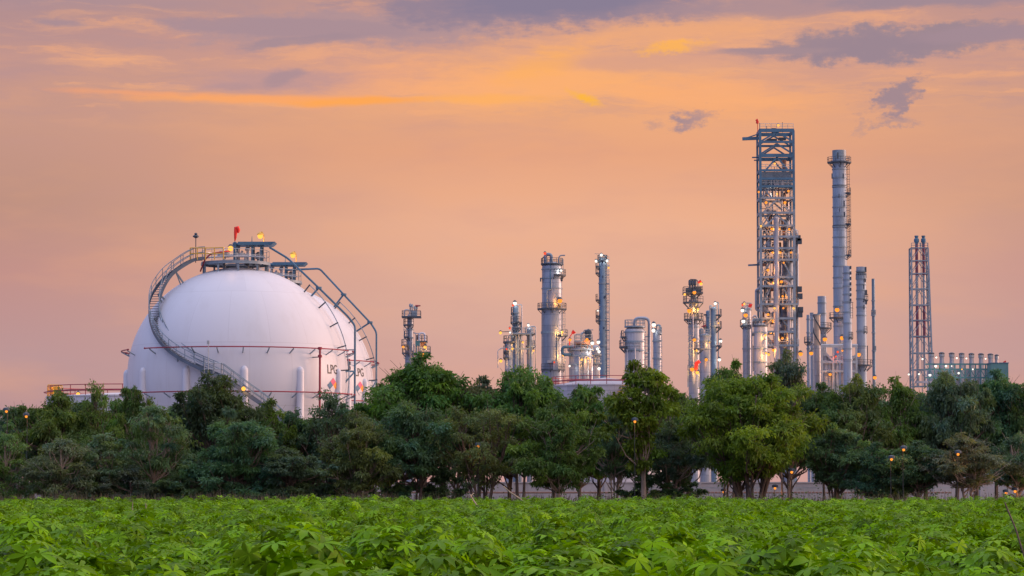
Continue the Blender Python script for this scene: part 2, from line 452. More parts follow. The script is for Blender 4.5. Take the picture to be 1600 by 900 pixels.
# ------------------------------------------------------------------ mesh builder
class MB:
    def __init__(self):
        self.v = []
        self.f = []
        self.mi = []
        self.cur = 0

    def add(self, vs, fs):
        o = len(self.v)
        self.v.extend(tuple(p) for p in vs)
        for f in fs:
            self.f.append(tuple(i + o for i in f))
            self.mi.append(self.cur)

    def box(self, c, s, rz=0.0):
        x, y, z = (q / 2 for q in s)
        ca, sa = math.cos(rz), math.sin(rz)
        vs = []
        for dz in (-z, z):
            for dx, dy in ((-x, -y), (x, -y), (x, y), (-x, y)):
                vs.append((c[0] + dx * ca - dy * sa, c[1] + dx * sa + dy * ca, c[2] + dz))
        self.add(vs, [(3, 2, 1, 0), (4, 5, 6, 7), (0, 1, 5, 4), (1, 2, 6, 5), (2, 3, 7, 6), (3, 0, 4, 7)])
        return self

    def bar(self, p, q, w, h=None):
        h = h or w
        p, q = Vector(p), Vector(q)
        d = (q - p)
        if d.length < 1e-6:
            return self
        d.normalize()
        up = Vector((0, 0, 1)) if abs(d.z) < 0.99 else Vector((0, 1, 0))
        s = d.cross(up).normalized()
        u = s.cross(d)
        vs = []
        for e in (p, q):
            for a, b in ((-1, -1), (1, -1), (1, 1), (-1, 1)):
                vs.append(e + s * (a * w / 2) + u * (b * h / 2))
        self.add(vs, [(0, 1, 2, 3), (7, 6, 5, 4), (4, 5, 1, 0), (5, 6, 2, 1), (6, 7, 3, 2), (7, 4, 0, 3)])
        return self

    def path(self, pts, r, n=8, r_end=None):
        pts = [Vector(p) for p in pts]
        k = len(pts)
        rings = []
        prev_s = None
        for i, p in enumerate(pts):
            a = pts[max(i - 1, 0)]
            b = pts[min(i + 1, k - 1)]
            d = (b - a)
            if d.length < 1e-9:
                d = Vector((0, 0, 1))
            d.normalize()
            if prev_s is None:
                ref = Vector((0, 0, 1)) if abs(d.z) < 0.9 else Vector((1, 0, 0))
                s = d.cross(ref).normalized()
            else:
                s = (prev_s - d * prev_s.dot(d))
                s = s.normalized() if s.length > 1e-6 else d.orthogonal().normalized()
            prev_s = s
            u = d.cross(s)
            rr = r if r_end is None else r + (r_end - r) * i / max(k - 1, 1)
            if isinstance(r, (list, tuple)):
                rr = r[i]
            rings.append([p + (s * math.cos(2 * PI * j / n) + u * math.sin(2 * PI * j / n)) * rr for j in range(n)])
        vs = [q for ring in rings for q in ring]
        fs = []
        for i in range(k - 1):
            for j in range(n):
                j2 = (j + 1) % n
                fs.append((i * n + j, i * n + j2, (i + 1) * n + j2, (i + 1) * n + j))
        fs.append(tuple(range(n))[::-1])
        fs.append(tuple((k - 1) * n + j for j in range(n)))
        self.add(vs, fs)
        return self

    def tube(self, p, q, r, n=8, r2=None):
        return self.path([p, q], r, n, r2)

    def bend(self, pts, r, n=8, rad=None, seg=5):
        """a pipe through corner points with rounded bends"""
        pts = [Vector(p) for p in pts]
        out = [pts[0]]
        for i in range(1, len(pts) - 1):
            a, b, c = pts[i - 1], pts[i], pts[i + 1]
            rr = min(rad or r * 3, (a - b).length * 0.49, (c - b).length * 0.49)
            p0 = b + (a - b).normalized() * rr
            p1 = b + (c - b).normalized() * rr
            for k in range(seg + 1):
                t = k / seg
                out.append(p0 * (1 - t) ** 2 + b * 2 * t * (1 - t) + p1 * t * t)
        out.append(pts[-1])
        return self.path(out, r, n)

    def lathe(self, prof, c=(0, 0, 0), n=24):
        vs = []
        for r, z in prof:
            for j in range(n):
                a = 2 * PI * j / n
                vs.append((c[0] + r * math.sin(a), c[1] - r * math.cos(a), c[2] + z))
        fs = []
        for i in range(len(prof) - 1):
            for j in range(n):
                j2 = (j + 1) % n
                fs.append((i * n + j, i * n + j2, (i + 1) * n + j2, (i + 1) * n + j))
        if prof[0][0] > 1e-4:
            fs.append(tuple(range(n))[::-1])
        if prof[-1][0] > 1e-4:
            fs.append(tuple((len(prof) - 1) * n + j for j in range(n)))
        self.add(vs, fs)
        return self

    def arc(self, c, z, r0, r1, a0, a1, t=0.2, seg=None):
        """flat arc plate about the vertical through c; angle 0 looks at the camera, 90 is to the right"""
        seg = seg or max(3, int(abs(a1 - a0) / 15))
        vs = []
        for i in range(seg + 1):
            a = math.radians(a0 + (a1 - a0) * i / seg)
            for r, zz in ((r0, z - t), (r1, z - t), (r1, z), (r0, z)):
                vs.append((c[0] + r * math.sin(a), c[1] - r * math.cos(a), zz))
        fs = []
        for i in range(seg):
            o = i * 4
            for k in range(4):
                k2 = (k + 1) % 4
                fs.append((o + k, o + k2, o + 4 + k2, o + 4 + k))
        if abs(a1 - a0) < 359.9:
            fs.append((3, 2, 1, 0))
            o = seg * 4
            fs.append((o, o + 1, o + 2, o + 3))
        self.add(vs, fs)
        return self

    def rail(self, pts, h=1.1, r=0.05, posts=True, closed=False, mid=True):
        pts = [Vector(p) for p in pts]
        if closed:
            pts = pts + [pts[0]]
        for zz in ((h, h * 0.52) if mid else (h,)):
            self.path([p + Vector((0, 0, zz)) for p in pts], r, 5)
        if posts:
            for p in (pts[:-1] if closed else pts):
                self.tube(p, p + Vector((0, 0, h)), r, 5)
        return self

    def sphere(self, c, r, n=12, sz=1.0):
        k = n // 2
        prof = [(max(1e-5, r * math.sin(PI * i / k)), -r * sz * math.cos(PI * i / k)) for i in range(k + 1)]
        return self.lathe(prof, c, n)

    def build(self, name, mat, parent=None, smooth=35):
        me = bpy.data.meshes.new(name)
        me.from_pydata([tuple(p) for p in self.v], [], self.f)
        mats = mat if isinstance(mat, (list, tuple)) else [mat]
        for m in mats:
            me.materials.append(M[m])
        if len(mats) > 1:
            me.polygons.foreach_set('material_index', self.mi)
        if smooth:
            me.polygons.foreach_set('use_smooth', [True] * len(me.polygons))
            me.set_sharp_from_angle(angle=math.radians(smooth))
        me.update()
        o = bpy.data.objects.new(name, me)
        COL.objects.link(o)
        if parent:
            o.parent = parent
        return o


def thing(name, label, cat, loc=(0, 0, 0), group=None, rz=0.0):
    o = bpy.data.objects.new(name, None)
    o.empty_display_size = 0.5
    COL.objects.link(o)
    o.location = loc
    o.rotation_euler = (0, 0, rz)
    o['label'] = label
    o['category'] = cat
    if group:
        o['group'] = group
    return o


def tag(o, label, cat, group=None, kind=None):
    o['label'] = label
    o['category'] = cat
    if group:
        o['group'] = group
    if kind:
        o['kind'] = kind
    return o


def structure(name, mb, mat, **k):
    o = mb.build(name, mat, **k)
    o['kind'] = 'structure'
    return o


def np_mesh(name, verts, faces_list, mat, attrs=None, smooth=False):
    """mesh from numpy: faces_list = [array (n,3) or (n,4), ...]; attrs = per face float arrays in the same order"""
    me = bpy.data.meshes.new(name)
    verts = np.asarray(verts, dtype=np.float32)
    me.vertices.add(len(verts))
    me.vertices.foreach_set('co', verts.ravel())
    nf = sum(len(f) for f in faces_list)
    nl = sum(f.size for f in faces_list)
    me.loops.add(nl)
    me.polygons.add(nf)
    li = np.concatenate([f.ravel() for f in faces_list]).astype(np.int32)
    me.loops.foreach_set('vertex_index', li)
    tot = np.concatenate([np.full(len(f), f.shape[1], dtype=np.int32) for f in faces_list])
    start = np.concatenate([[0], np.cumsum(tot)[:-1]]).astype(np.int32)
    me.polygons.foreach_set('loop_start', start)
    me.polygons.foreach_set('loop_total', tot)
    if smooth:
        me.polygons.foreach_set('use_smooth', np.ones(nf, dtype=bool))
    me.update(calc_edges=True)
    for k, a in (attrs or {}).items():
        at = me.attributes.new(k, 'FLOAT', 'FACE')
        at.data.foreach_set('value', np.asarray(a, dtype=np.float32))
    me.materials.append(M[mat])
    return me


LAMP_RGB = {'orange': (1.0, 0.36, 0.06), 'yellow': (1.0, 0.46, 0.11), 'white': (1.0, 0.93, 0.82), 'red': (1.0, 0.15, 0.06)}


def lamp_part(root, p, color='orange', r=0.35, power=0.0, lname='floodlight', house=True):
    """a floodlight fixed to a structure: housing, glowing bulb and, when bright, its own lamp"""
    p = Vector(p)
    r *= 0.78
    power *= 0.75
    mb = MB()
    mb.tube(p + Vector((0, 0.15, r * 0.6)), p + Vector((0, 0.15, r * 1.5)), r * 1.15, 10, r * 0.5)
    mb.bar(p + Vector((0, 0.15, r * 1.4)), p + Vector((0, r * 2.0, r * 1.6)), r * 0.3)
    h = mb.build(lname, 'steel_dark', root)
    MB().sphere(p, r, 10).build('bulb', 'bulb_' + color, h)
    if power:
        ld = bpy.data.lights.new('lamp_light', 'POINT')
        ld.energy = power * 0.42
        ld.color = LAMP_RGB[color]
        ld.shadow_soft_size = r
        lo = bpy.data.objects.new('lamp_light', ld)
        COL.objects.link(lo)
        lo.parent = h
        lo.location = p + Vector((0, -r - 0.15, -r * 0.4))
    return h


def split_pieces(o, touch=0.0, name=None, most=100):
    """one part per separate piece (pieces whose boxes come within touch of each other stay together)"""
    me = o.data
    nv = len(me.vertices)
    par = list(range(nv))

    def find(a):
        while par[a] != a:
            par[a] = par[par[a]]
            a = par[a]
        return a
    for e in me.edges:
        a, b = find(e.vertices[0]), find(e.vertices[1])
        if a != b:
            par[a] = b
    comp = {}
    for i in range(nv):
        comp.setdefault(find(i), []).append(i)
    groups = [(v, [min(me.vertices[i].co[k] for i in v) for k in range(3)], [max(me.vertices[i].co[k] for i in v) for k in range(3)]) for v in comp.values()]
    if touch > 0:
        done = False
        while not done:
            done = True
            out = []
            for g in groups:
                for h in out:
                    if all(g[1][k] - touch <= h[2][k] and h[1][k] - touch <= g[2][k] for k in range(3)):
                        h[0].extend(g[0])
                        for k in range(3):
                            h[1][k] = min(h[1][k], g[1][k])
                            h[2][k] = max(h[2][k], g[2][k])
                        done = False
                        break
                else:
                    out.append((list(g[0]), list(g[1]), list(g[2])))
            groups = out
    if len(groups) < 2 or len(groups) > most:
        return
    owner = {}
    for gi, g in enumerate(groups):
        for i in g[0]:
            owner[i] = gi
    fs = [[] for _ in groups]
    for p in me.polygons:
        fs[owner[p.vertices[0]]].append(p)
    base = re_stem(o.name)
    kids = list(o.children)
    for gi, g in enumerate(groups):
        idx = {v: k for k, v in enumerate(g[0])}
        m2 = bpy.data.meshes.new(name or base)
        m2.from_pydata([me.vertices[i].co[:] for i in g[0]], [], [[idx[v] for v in p.vertices] for p in fs[gi]])
        for mt in me.materials:
            m2.materials.append(mt)
        m2.polygons.foreach_set('material_index', [p.material_index for p in fs[gi]])
        m2.polygons.foreach_set('use_smooth', [True] * len(m2.polygons))
        m2.set_sharp_from_angle(angle=math.radians(35))
        m2.update()
        if gi == 0:
            o.data = m2
        else:
            q = bpy.data.objects.new(name or base, m2)
            COL.objects.link(q)
            q.parent = o.parent
            q.matrix_basis = o.matrix_basis.copy()


def re_stem(n):
    return n[:-4] if len(n) > 4 and n[-4] == '.' and n[-3:].isdigit() else n


def sphere_paint():
    m, N, out = base_mat('sphere_paint')
    tc = N.node('ShaderNodeTexCoord').outputs['Object']
    sp = N.node('ShaderNodeSeparateXYZ')
    N.l.new(tc, sp.inputs[0])
    x, y = sp.outputs[0], sp.outputs[1]
    z = N.math('SUBTRACT', sp.outputs[2], 12.45)
    lon = N.math('MULTIPLY', N.math('ARCTAN2', x, y), 16 / (2 * PI))
    lat = N.math('MULTIPLY', N.math('ARCSINE', N.math('DIVIDE', z, 10.52)), 180 / PI / 32.0)
    br = N.node('ShaderNodeTexBrick')
    br.offset = 0.5
    N.put(br.inputs['Vector'], N.comb(lon, N.math('ADD', lat, 0.5), 0.0))
    br.inputs['Scale'].default_value = 1.0
    br.inputs['Brick Width'].default_value = 1.0
    br.inputs['Row Height'].default_value = 1.0
    br.inputs['Mortar Size'].default_value = 0.008
    br.inputs['Mortar Smooth'].default_value = 0.5
    br.inputs['Color1'].default_value = (0.975, 0.975, 0.98, 1)
    br.inputs['Color2'].default_value = (1.02, 1.02, 1.015, 1)
    br.inputs['Mortar'].default_value = (0.90, 0.895, 0.89, 1)
    base = N.mix(N.math('MULTIPLY', N.smooth(N.noise(N.vmul(tc, (0.6, 0.6, 0.12)), 1.0, 6, 0.65), 0.48, 0.75), 0.30), (0.565, 0.565, 0.61, 1), (0.47, 0.455, 0.46, 1))
    streak = N.noise(N.vmul(tc, (2.6, 2.6, 0.10)), 1.0, 5, 0.6)
    below = N.smooth(z, 3.0, -4.0)
    base = N.mix(N.math('MULTIPLY', N.math('MULTIPLY', N.smooth(streak, 0.56, 0.75), below), 0.35), base, (0.42, 0.375, 0.355, 1))
    col = N.mix(1.0, base, br.outputs[0], 'MULTIPLY')
    b = N.node('ShaderNodeBsdfPrincipled')
    N.put(b.inputs['Base Color'], col)
    b.inputs['Roughness'].default_value = 0.45
    b.inputs['Specular IOR Level'].default_value = 0.35
    N.l.new(b.outputs[0], out.inputs[0])
    M['sphere_paint'] = m


sphere_paint()


# ------------------------------------------------------------------ the two gas spheres
R = 10.5
ZC = 12.45                         # height of the sphere's centre


def on_sphere(x, z, off=0.0):
    """local point on the front of the sphere (off metres outside it) at local x and height above centre z"""
    rr = R + off
    return Vector((x, -math.sqrt(max(rr * rr - x * x - z * z, 0.0)), ZC + z))


def catmull(pts, n=10):
    pts = [Vector(p) for p in pts]
    out = []
    for i in range(len(pts) - 1):
        p0 = pts[max(i - 1, 0)]
        p1, p2 = pts[i], pts[i + 1]
        p3 = pts[min(i + 2, len(pts) - 1)]
        for k in range(n):
            t = k / n
            out.append(0.5 * ((2 * p1) + (p2 - p0) * t + (2 * p0 - 5 * p1 + 4 * p2 - p3) * t * t + (3 * p1 - p0 - 3 * p2 + p3) * t ** 3))
    out.append(pts[-1])
    return out


def even(pts, step):
    """points every step metres along a polyline"""
    out = [pts[0].copy()]
    acc = 0.0
    for a, b in zip(pts, pts[1:]):
        L = (b - a).length
        while acc + L >= step:
            t = (step - acc) / L
            a = a.lerp(b, t)
            out.append(a.copy())
            L = (b - a).length
            acc = 0.0
        acc += L
    return out


def stairway(root, pts, w=0.95):
    path = catmull(pts, 14)
    side = []
    for i, p in enumerate(path):
        d = path[min(i + 1, len(path) - 1)] - path[max(i - 1, 0)]
        d.z = 0
        d.normalize()
        side.append(Vector((d.y, -d.x, 0)))
    # stringers
    for s in (-1, 1):
        mb = MB()
        line = [p + sd * (s * w / 2) for p, sd in zip(path, side)]
        for a, b in zip(line, line[1:]):
            mb.bar(a, b, 0.07, 0.30)
        st = mb.build('stringer', 'stair_steel', root)
        rl = MB()
        posts = even(line, 1.15)
        for p in posts:
            rl.tube(p, p + Vector((0, 0, 1.1)), 0.035, 5)
        for h in (1.1, 0.58):
            rl.path([p + Vector((0, 0, h)) for p in line], 0.04, 5)
        k = int(len(line) * 0.30)
        rl.build('handrail', 'steel_grey', root)
    tr = MB()
    fine = even(path, 0.30)
    for i in range(len(fine) - 1):
        p = fine[i]
        d = fine[i + 1] - p
        d.z = 0
        if d.length < 1e-4:
            continue
        d.normalize()
        sd = Vector((d.y, -d.x, 0))
        tr.bar(p - sd * (w / 2 - 0.05), p + sd * (w / 2 - 0.05), 0.26, 0.05)
    tr.build('treads', 'stair_steel', root)
    br = MB()
    for p in even(path, 3.0)[1:]:
        c = Vector((0, 0, ZC))
        d = (p - c)
        q = c + d.normalized() * R
        if d.length - R < 1.5:
            br.bar(q, p - Vector((0, 0, 0.2)), 0.14)
            br.bar(q - Vector((0, 0, 0.8)), p - Vector((0, 0, 0.2)), 0.1)
    br.build('stair_bracket', 'steel_grey', root)


def wrap_mark(root, name, text=None, at=(8.96, 0.8), size=1.1, width=1.0, mat='dark_paint'):
    """lettering laid on the shell"""
    cu = bpy.data.curves.new(name, 'FONT')
    cu.body = text
    cu.size = size
    cu.align_x = 'CENTER'
    cu.align_y = 'CENTER'
    cu.resolution_u = 4
    cu.offset = 0.012
    tmp = bpy.data.objects.new(name, cu)
    COL.objects.link(tmp)
    dg = bpy.context.evaluated_depsgraph_get()
    me = bpy.data.meshes.new_from_object(tmp.evaluated_get(dg))
    bpy.data.objects.remove(tmp)
    import bmesh
    bm = bmesh.new()
    bm.from_mesh(me)
    bmesh.ops.triangulate(bm, faces=bm.faces)
    bmesh.ops.subdivide_edges(bm, edges=[e for e in bm.edges if e.calc_length() > 0.25], cuts=2, use_grid_fill=True)
    az0 = math.asin(at[0] / math.sqrt(R * R - at[1] ** 2))
    for v in bm.verts:
        z = at[1] + v.co.y
        rz = math.sqrt(R * R - z * z) + 0.025
        a = az0 + v.co.x * width / R
        v.co = Vector((rz * math.sin(a), -rz * math.cos(a), ZC + z))
    bm.to_mesh(me)
    bm.free()
    me.materials.clear()
    me.materials.append(M[mat])
    o = bpy.data.objects.new(name, me)
    COL.objects.link(o)
    o.parent = root
    return o


def hazard_diamond(root, at, half_w, half_h):
    mb = MB()
    az0 = math.asin(at[0] / math.sqrt(R * R - at[1] ** 2))

    def q(u, v, off):
        z = at[1] + v * half_h
        rz = math.sqrt(R * R - z * z) + off
        a = az0 + u * half_w / R
        return (rz * math.sin(a), -rz * math.cos(a), ZC + z)

    def dia(cu, cv, s, k, off):
        mb.cur = k
        n = 4
        vs, fs = [], []
        for i in range(n + 1):
            for j in range(n + 1):
                a, b = i / n, j / n
                vs.append(q(cu + s * (a - b), cv + s * (a + b - 1), off))
        for i in range(n):
            for j in range(n):
                o = i * (n + 1) + j
                fs.append((o, o + n + 1, o + n + 2, o + 1))
        mb.add(vs, fs)
    dia(0, 0.5, 0.5, 0, 0.035)
    dia(-0.5, 0, 0.5, 1, 0.035)
    dia(0.5, 0, 0.5, 2, 0.035)
    dia(0, -0.5, 0.5, 3, 0.035)
    return mb.build('hazard_diamond', ['sign_red', 'sign_blue', 'sign_orange', 'white_paint'], root, smooth=0)


def gooseneck(root, base, h, reach, color='yellow'):
    mb = MB()
    b = Vector(base)
    mb.path([b, b + Vector((0, 0, h - 0.35)), b + Vector((-0.12, 0, h - 0.1)), b + Vector((-reach * 0.5, 0, h)), b + Vector((-reach, 0, h - 0.15))], 0.045, 6)
    mb.lathe([(0.34, 0.0), (0.30, 0.10), (0.12, 0.22), (0.03, 0.3)], b + Vector((-reach, 0, h - 0.3)), 10)
    g = mb.build('gooseneck_lamp', 'yellow_paint', root)
    MB().sphere(b + Vector((-reach, 0, h - 0.42)), 0.27, 10).build('bulb', 'bulb_yellow', g)
    ld = bpy.data.lights.new('lamp_light', 'POINT')
    ld.energy = 45
    ld.color = LAMP_RGB['yellow']
    ld.shadow_soft_size = 0.25
    lo = bpy.data.objects.new('lamp_light', ld)
    COL.objects.link(lo)
    lo.parent = g
    lo.location = b + Vector((-reach, -0.1, h - 0.85))


def gas_sphere(px, py, D, label, first):
    base = W(px, py, D)
    root = thing('gas_sphere', label, 'storage tank', (base.x, D, 0), 'spherical gas tanks')
    dz = base.z - ZC
    root.location.z = dz
    gz = -dz                                       # the ground in local coordinates
    n = 96
    mb = MB()
    prof = [(max(1e-5, R * math.sin(PI * i / 64)), -R * math.cos(PI * i / 64)) for i in range(65)]
    mb.lathe(prof, (0, 0, ZC), n)
    mb.build('shell', 'sphere_paint', root, smooth=60)
    # legs with rounded sleeves, every thirty degrees
    for k in range(12):
        a = math.radians(8.5 + 30 * k)
        c = Vector((R * 1.0 * math.sin(a), -R * 1.0 * math.cos(a), 0))
        lg = MB()
        lg.lathe([(0.62, gz), (0.62, gz + 0.4), (0.35, gz + 0.5), (0.35, ZC + 0.2), (0.33, ZC + 0.4), (0.25, ZC + 0.55), (0.13, ZC + 0.68), (0.001, ZC + 0.7)], c, 16)
        lg.build('leg', 'white_paint', root)
    br = MB()
    for k in range(12):
        a, b = math.radians(8.5 + 30 * k), math.radians(8.5 + 30 * (k + 1))
        p, q = [Vector((R * math.sin(t), -R * math.cos(t), 0)) for t in (a, b)]
        br.tube(p + Vector((0, 0, gz + 1)), q + Vector((0, 0, ZC - 4.5)), 0.06, 6)
        br.tube(q + Vector((0, 0, gz + 1)), p + Vector((0, 0, ZC - 4.5)), 0.06, 6)
    br.build('brace', 'galvanised', root)
    # red drenching rings, broken into arcs
    def ring(z, segs, stand=0.85, r=0.058):
        rr = math.sqrt(R * R - z * z)
        for a0, a1 in segs:
            mb = MB()
            k = max(4, int((a1 - a0) / 4))
            pts = [((rr + stand) * math.sin(math.radians(a0 + (a1 - a0) * i / k)), -(rr + stand) * math.cos(math.radians(a0 + (a1 - a0) * i / k)), ZC + z) for i in range(k + 1)]
            mb.path(pts, r, 8)
            for e in (pts[0], pts[-1]):
                mb.sphere(e, r * 1.7, 8)
            o = mb.build('spray_ring', 'red_paint', root)
            st = MB()
            m = max(2, int((a1 - a0) / 13))
            for i in range(m + 1):
                a = math.radians(a0 + (a1 - a0) * (0.03 + 0.94 * i / m))
                p = Vector(((rr + stand) * math.sin(a), -(rr + stand) * math.cos(a), ZC + z - 0.1))
                q = Vector((math.sqrt(R * R - (z - 0.5) ** 2) * math.sin(a), -math.sqrt(R * R - (z - 0.5) ** 2) * math.cos(a), ZC + z - 0.5))
                st.bar(p, q, 0.09)
            st.build('ring_bracket', 'steel_grey', o)
    ring(2.43, [(-155, -100), (-98, -63), (-46, 74), (84, 150)])
    ring(-1.67, [(-150, -66), (-49, 78), (84, 150)])
    # red riser feeding the rings
    rx = 8.3
    mb = MB()
    p1 = on_sphere(rx, 2.43, 0.95)
    p1.x = 8.3
    mb.tube((p1.x, p1.y, gz), (p1.x, p1.y, ZC + 2.45), 0.10, 8)
    for z in (2.43, 1.7, -1.65):
        mb.lathe([(0.2, -0.12), (0.2, 0.12)], (p1.x, p1.y, ZC + z), 8)
    rs = mb.build('riser_pipe', 'red_paint', root)
    st = MB()
    for z in (1.62, -3.2):
        st.bar((p1.x, p1.y, ZC + z), on_sphere(p1.x - 0.7, z, 0), 0.09)
    if not first:
        for i, z in enumerate((1.9, 1.4, 1.0, 0.6, 0.2, -0.4)):
            st.box((p1.x - 0.12, p1.y - 0.1, ZC + z), (0.55, 0.4, 0.16))
            st.lathe([(0.16, -0.16), (0.16, 0.16)], (p1.x + 0.1, p1.y - 0.15, ZC + z + 0.2), 8)
    st.build('valve_station', 'steel_dark', rs)
    # deck round the crown
    deck = MB()
    zd = ZC + 11.0
    deck.arc((-0.3, 0, 0), zd, 1.1, 3.3, 0, 360, 0.1, 32)
    deck.build('top_deck', 'steel_grey', root)
    fr = MB()
    fr.arc((-0.3, 0, 0), zd - 0.11, 3.15, 3.33, 0, 360, 0.18, 32)
    for k in range(10):
        a = math.radians(36 * k + 10)
        x, y = -0.3 + 3.15 * math.sin(a), -3.15 * math.cos(a)
        zz = math.sqrt(R * R - x * x - y * y)
        fr.bar((x, y, ZC + zz - 0.05), (x, y, zd - 0.12), 0.17)
    fr.build('deck_frame', 'steel_grey', root)
    rl = MB()
    pts = []
    for k in range(16):
        a = math.radians(-70 + 360 * k / 16 + 8)
        pts.append((-0.3 + 3.2 * math.sin(a), -3.2 * math.cos(a), zd))
    rl.rail(pts, 1.1, 0.026, True, True)
    rl.build('deck_railing', 'galvanised', root)
    # valve pipework on the deck
    pw = MB()
    for (x, y, h) in ((-1.3, -0.8, 0.9), (-0.2, 0.6, 1.5), (0.9, -0.5, 1.2), (1.8, 0.8, 0.8)):
        pw.tube((x, y, zd - 0.9), (x, y, zd + h), 0.14, 8)
        pw.lathe([(0.3, -0.08), (0.3, 0.08)], (x, y, zd + h * 0.6), 10)
        pw.lathe([(0.26, -0.1), (0.3, 0.12), (0.1, 0.3)], (x, y, zd + h), 10)
    pw.bend([(-3.3, -1.4, zd + 0.35), (-1.2, -1.4, zd + 0.5), (1.4, -1.4, zd + 0.5), (2.6, -1.2, zd + 0.4)], 0.09, 6)
    pw.bend([(-2.0, -0.6, zd + 0.62), (0.7, -0.6, zd + 0.72), (0.7, -0.6, zd - 0.3)], 0.13, 8)
    for x in (-1.7, -1.1, -0.2, 0.35):
        pw.lathe([(0.27, -0.22), (0.27, 0.22)], (x, -0.6, zd + 0.68), 8)
        pw.sphere((x, -0.6, zd + 1.0), 0.13, 8)
    split_pieces(pw.build('valve_pipework', 'pipe_grey', root), 0.02)
    if first:
        rp = MB()
        rp.bend([(-3.5, -1.6, zd - 0.95), (-3.0, -2.4, zd + 0.1), (-2.4, -2.7, zd + 0.65), (-0.9, -2.5, zd + 0.9), (-0.6, -2.4, zd + 0.9)], 0.075, 8)
        rp.build('drench_pipe', 'red_paint', root)
    # canopy over the valves, with slanted ends, on two stout posts
    cz = ZC + 12.75
    cn = MB()
    x0, x1, xs = -0.2, 3.55, 0.35
    for (ya, yb) in ((-1.3, 1.3),):
        vs = [(x0 + xs * 0.6, ya, cz - 0.15), (x1 - xs, ya, cz - 0.15), (x1, ya, cz + 0.16), (x0 + xs * 0.6, ya, cz + 0.16),
              (x0 + xs * 0.6, yb, cz - 0.15), (x1 - xs, yb, cz - 0.15), (x1, yb, cz + 0.16), (x0 + xs * 0.6, yb, cz + 0.16)]
        cn.add(vs, [(0, 1, 2, 3), (7, 6, 5, 4), (0, 4, 5, 1), (1, 5, 6, 2), (2, 6, 7, 3), (3, 7, 4, 0)])
    cn.tube((x0 - 0.4, 0, cz), (x0 + 0.3, 0, cz), 0.17, 8)
    co = cn.build('valve_canopy', 'steel_blue', root)
    po = MB()
    for x in (1.35, 2.2):
        for y in (-0.9, 0.9):
            po.bar((x, y, zd - 0.2), (x, y, cz - 0.2), 0.19)
        po.bar((x - 0.3, -0.9, cz - 0.25), (x + 0.3, -0.9, cz - 0.25), 0.12)
    po.tube((1.3, -0.6, cz), (1.3, -0.6, cz + 0.75), 0.07, 6, 0.02)
    po.tube((-0.9 if not first else 0.0, 0.4, zd), (-0.9 if not first else 0.0, 0.4, cz + (0.75 if not first else -0.2)), 0.07, 6, 0.03)
    po.build('canopy_post', 'steel_blue', co)
    gooseneck(root, (2.45, -0.8, cz + 0.1), 1.05 if first else 1.2, 0.35)
    if first:
        lamp_part(root, (-0.55, -2.6, ZC + 12.15), 'yellow', 0.34, 160)
        ws = MB()
        ws.tube((-0.3, -0.9, zd), (-0.3, -0.9, ZC + 12.9), 0.15, 8)
        ws.tube((-0.3, -0.9, ZC + 12.9), (-0.3, -0.9, ZC + 14.35), 0.04, 6)
        po = ws.build('windsock_pole', 'steel_blue', root)
        wm = MB()
        p0 = Vector((-0.28, -0.95, ZC + 14.3))
        wm.path([p0, p0 + Vector((0.22, 0, -0.02)), p0 + Vector((0.32, 0, -0.25)), p0 + Vector((0.30, -0.02, -0.52))], [0.06, 0.2, 0.17, 0.1], 10)
        wm.path([p0 + Vector((0.03, 0, 0.03)), p0 + Vector((0.05, 0, -0.5)), p0 + Vector((0.02, 0, -1.0)), p0 + Vector((-0.02, 0, -1.3))], [0.13, 0.17, 0.12, 0.05], 10)
        wm.build('windsock', 'red_bright', po)
    # grey vapour pipe down the right side, held off the shell
    vp = MB()
    yy = -1.0
    pts = [(3.0, yy, cz - 0.35), (4.75, yy, ZC + 11.35), (7.95, yy, ZC + 8.3), (10.55, yy, ZC + 5.75), (11.2, yy, ZC + 4.9), (11.2, yy, gz)]
    if not first:
        pts = [(1.5, yy, ZC + 12.1), (4.9, yy, ZC + 12.25), (7.7, yy, ZC + 9.25), (10.3, yy, ZC + 6.5), (10.85, yy, ZC + 5.6), (10.85, yy, gz)]
    vp.bend(pts, 0.105, 10, 0.35)
    vo = vp.build('vapour_pipe', 'steel_blue', root)
    sb = MB()
    for i, t in (((1, 0.93),) if first else ((1, 0.9), (2, 0.95))):
        a, b = Vector(pts[i]), Vector(pts[i + 1])
        p = a.lerp(b, t)
        d = p - Vector((0, 0, ZC))
        sb.bar(p, Vector((0, 0, ZC)) + d.normalized() * (R - 0.02), 0.16)
        sb.lathe([(0.3, -0.1), (0.3, 0.1)], p, 8)
    px_ = pts[-1][0]
    for z in (0.55,):
        sb.bar((px_, yy, ZC + z), (10.2, -1.7, ZC + z), 0.16)
        sb.bar((px_, yy, ZC + z), (10.2, -1.7, ZC + z - 1.2), 0.12)
    sb.bar((px_, yy, ZC + 2.6), (10.0, yy, ZC + 2.6), 0.1)
    sb.build('pipe_bracket', 'steel_blue', vo)
    # thin spray pipe over the shoulder, on short ticks
    for (k, a0) in ((0, 72.0),) if first else ((0, 76.0),):
        ln, tk = MB(), MB()
        a = math.radians(a0)
        pts = []
        for i in range(19):
            t = math.radians(50 - 4.0 * i * 0.98)
            off = 0.85
            pts.append(Vector(((R + off) * math.cos(t) * math.sin(a), -(R + off) * math.cos(t) * math.cos(a), ZC + (R + off) * math.sin(t))))
        ln.path(pts, 0.045, 6)
        lo = ln.build('spray_pipe', 'steel_grey', root)
        for p in pts[::3]:
            d = p - Vector((0, 0, ZC))
            tk.bar(Vector((0, 0, ZC)) + d.normalized() * R, p + d.normalized() * 0.05, 0.11)
        tk.build('pipe_bracket', 'steel_dark', lo)
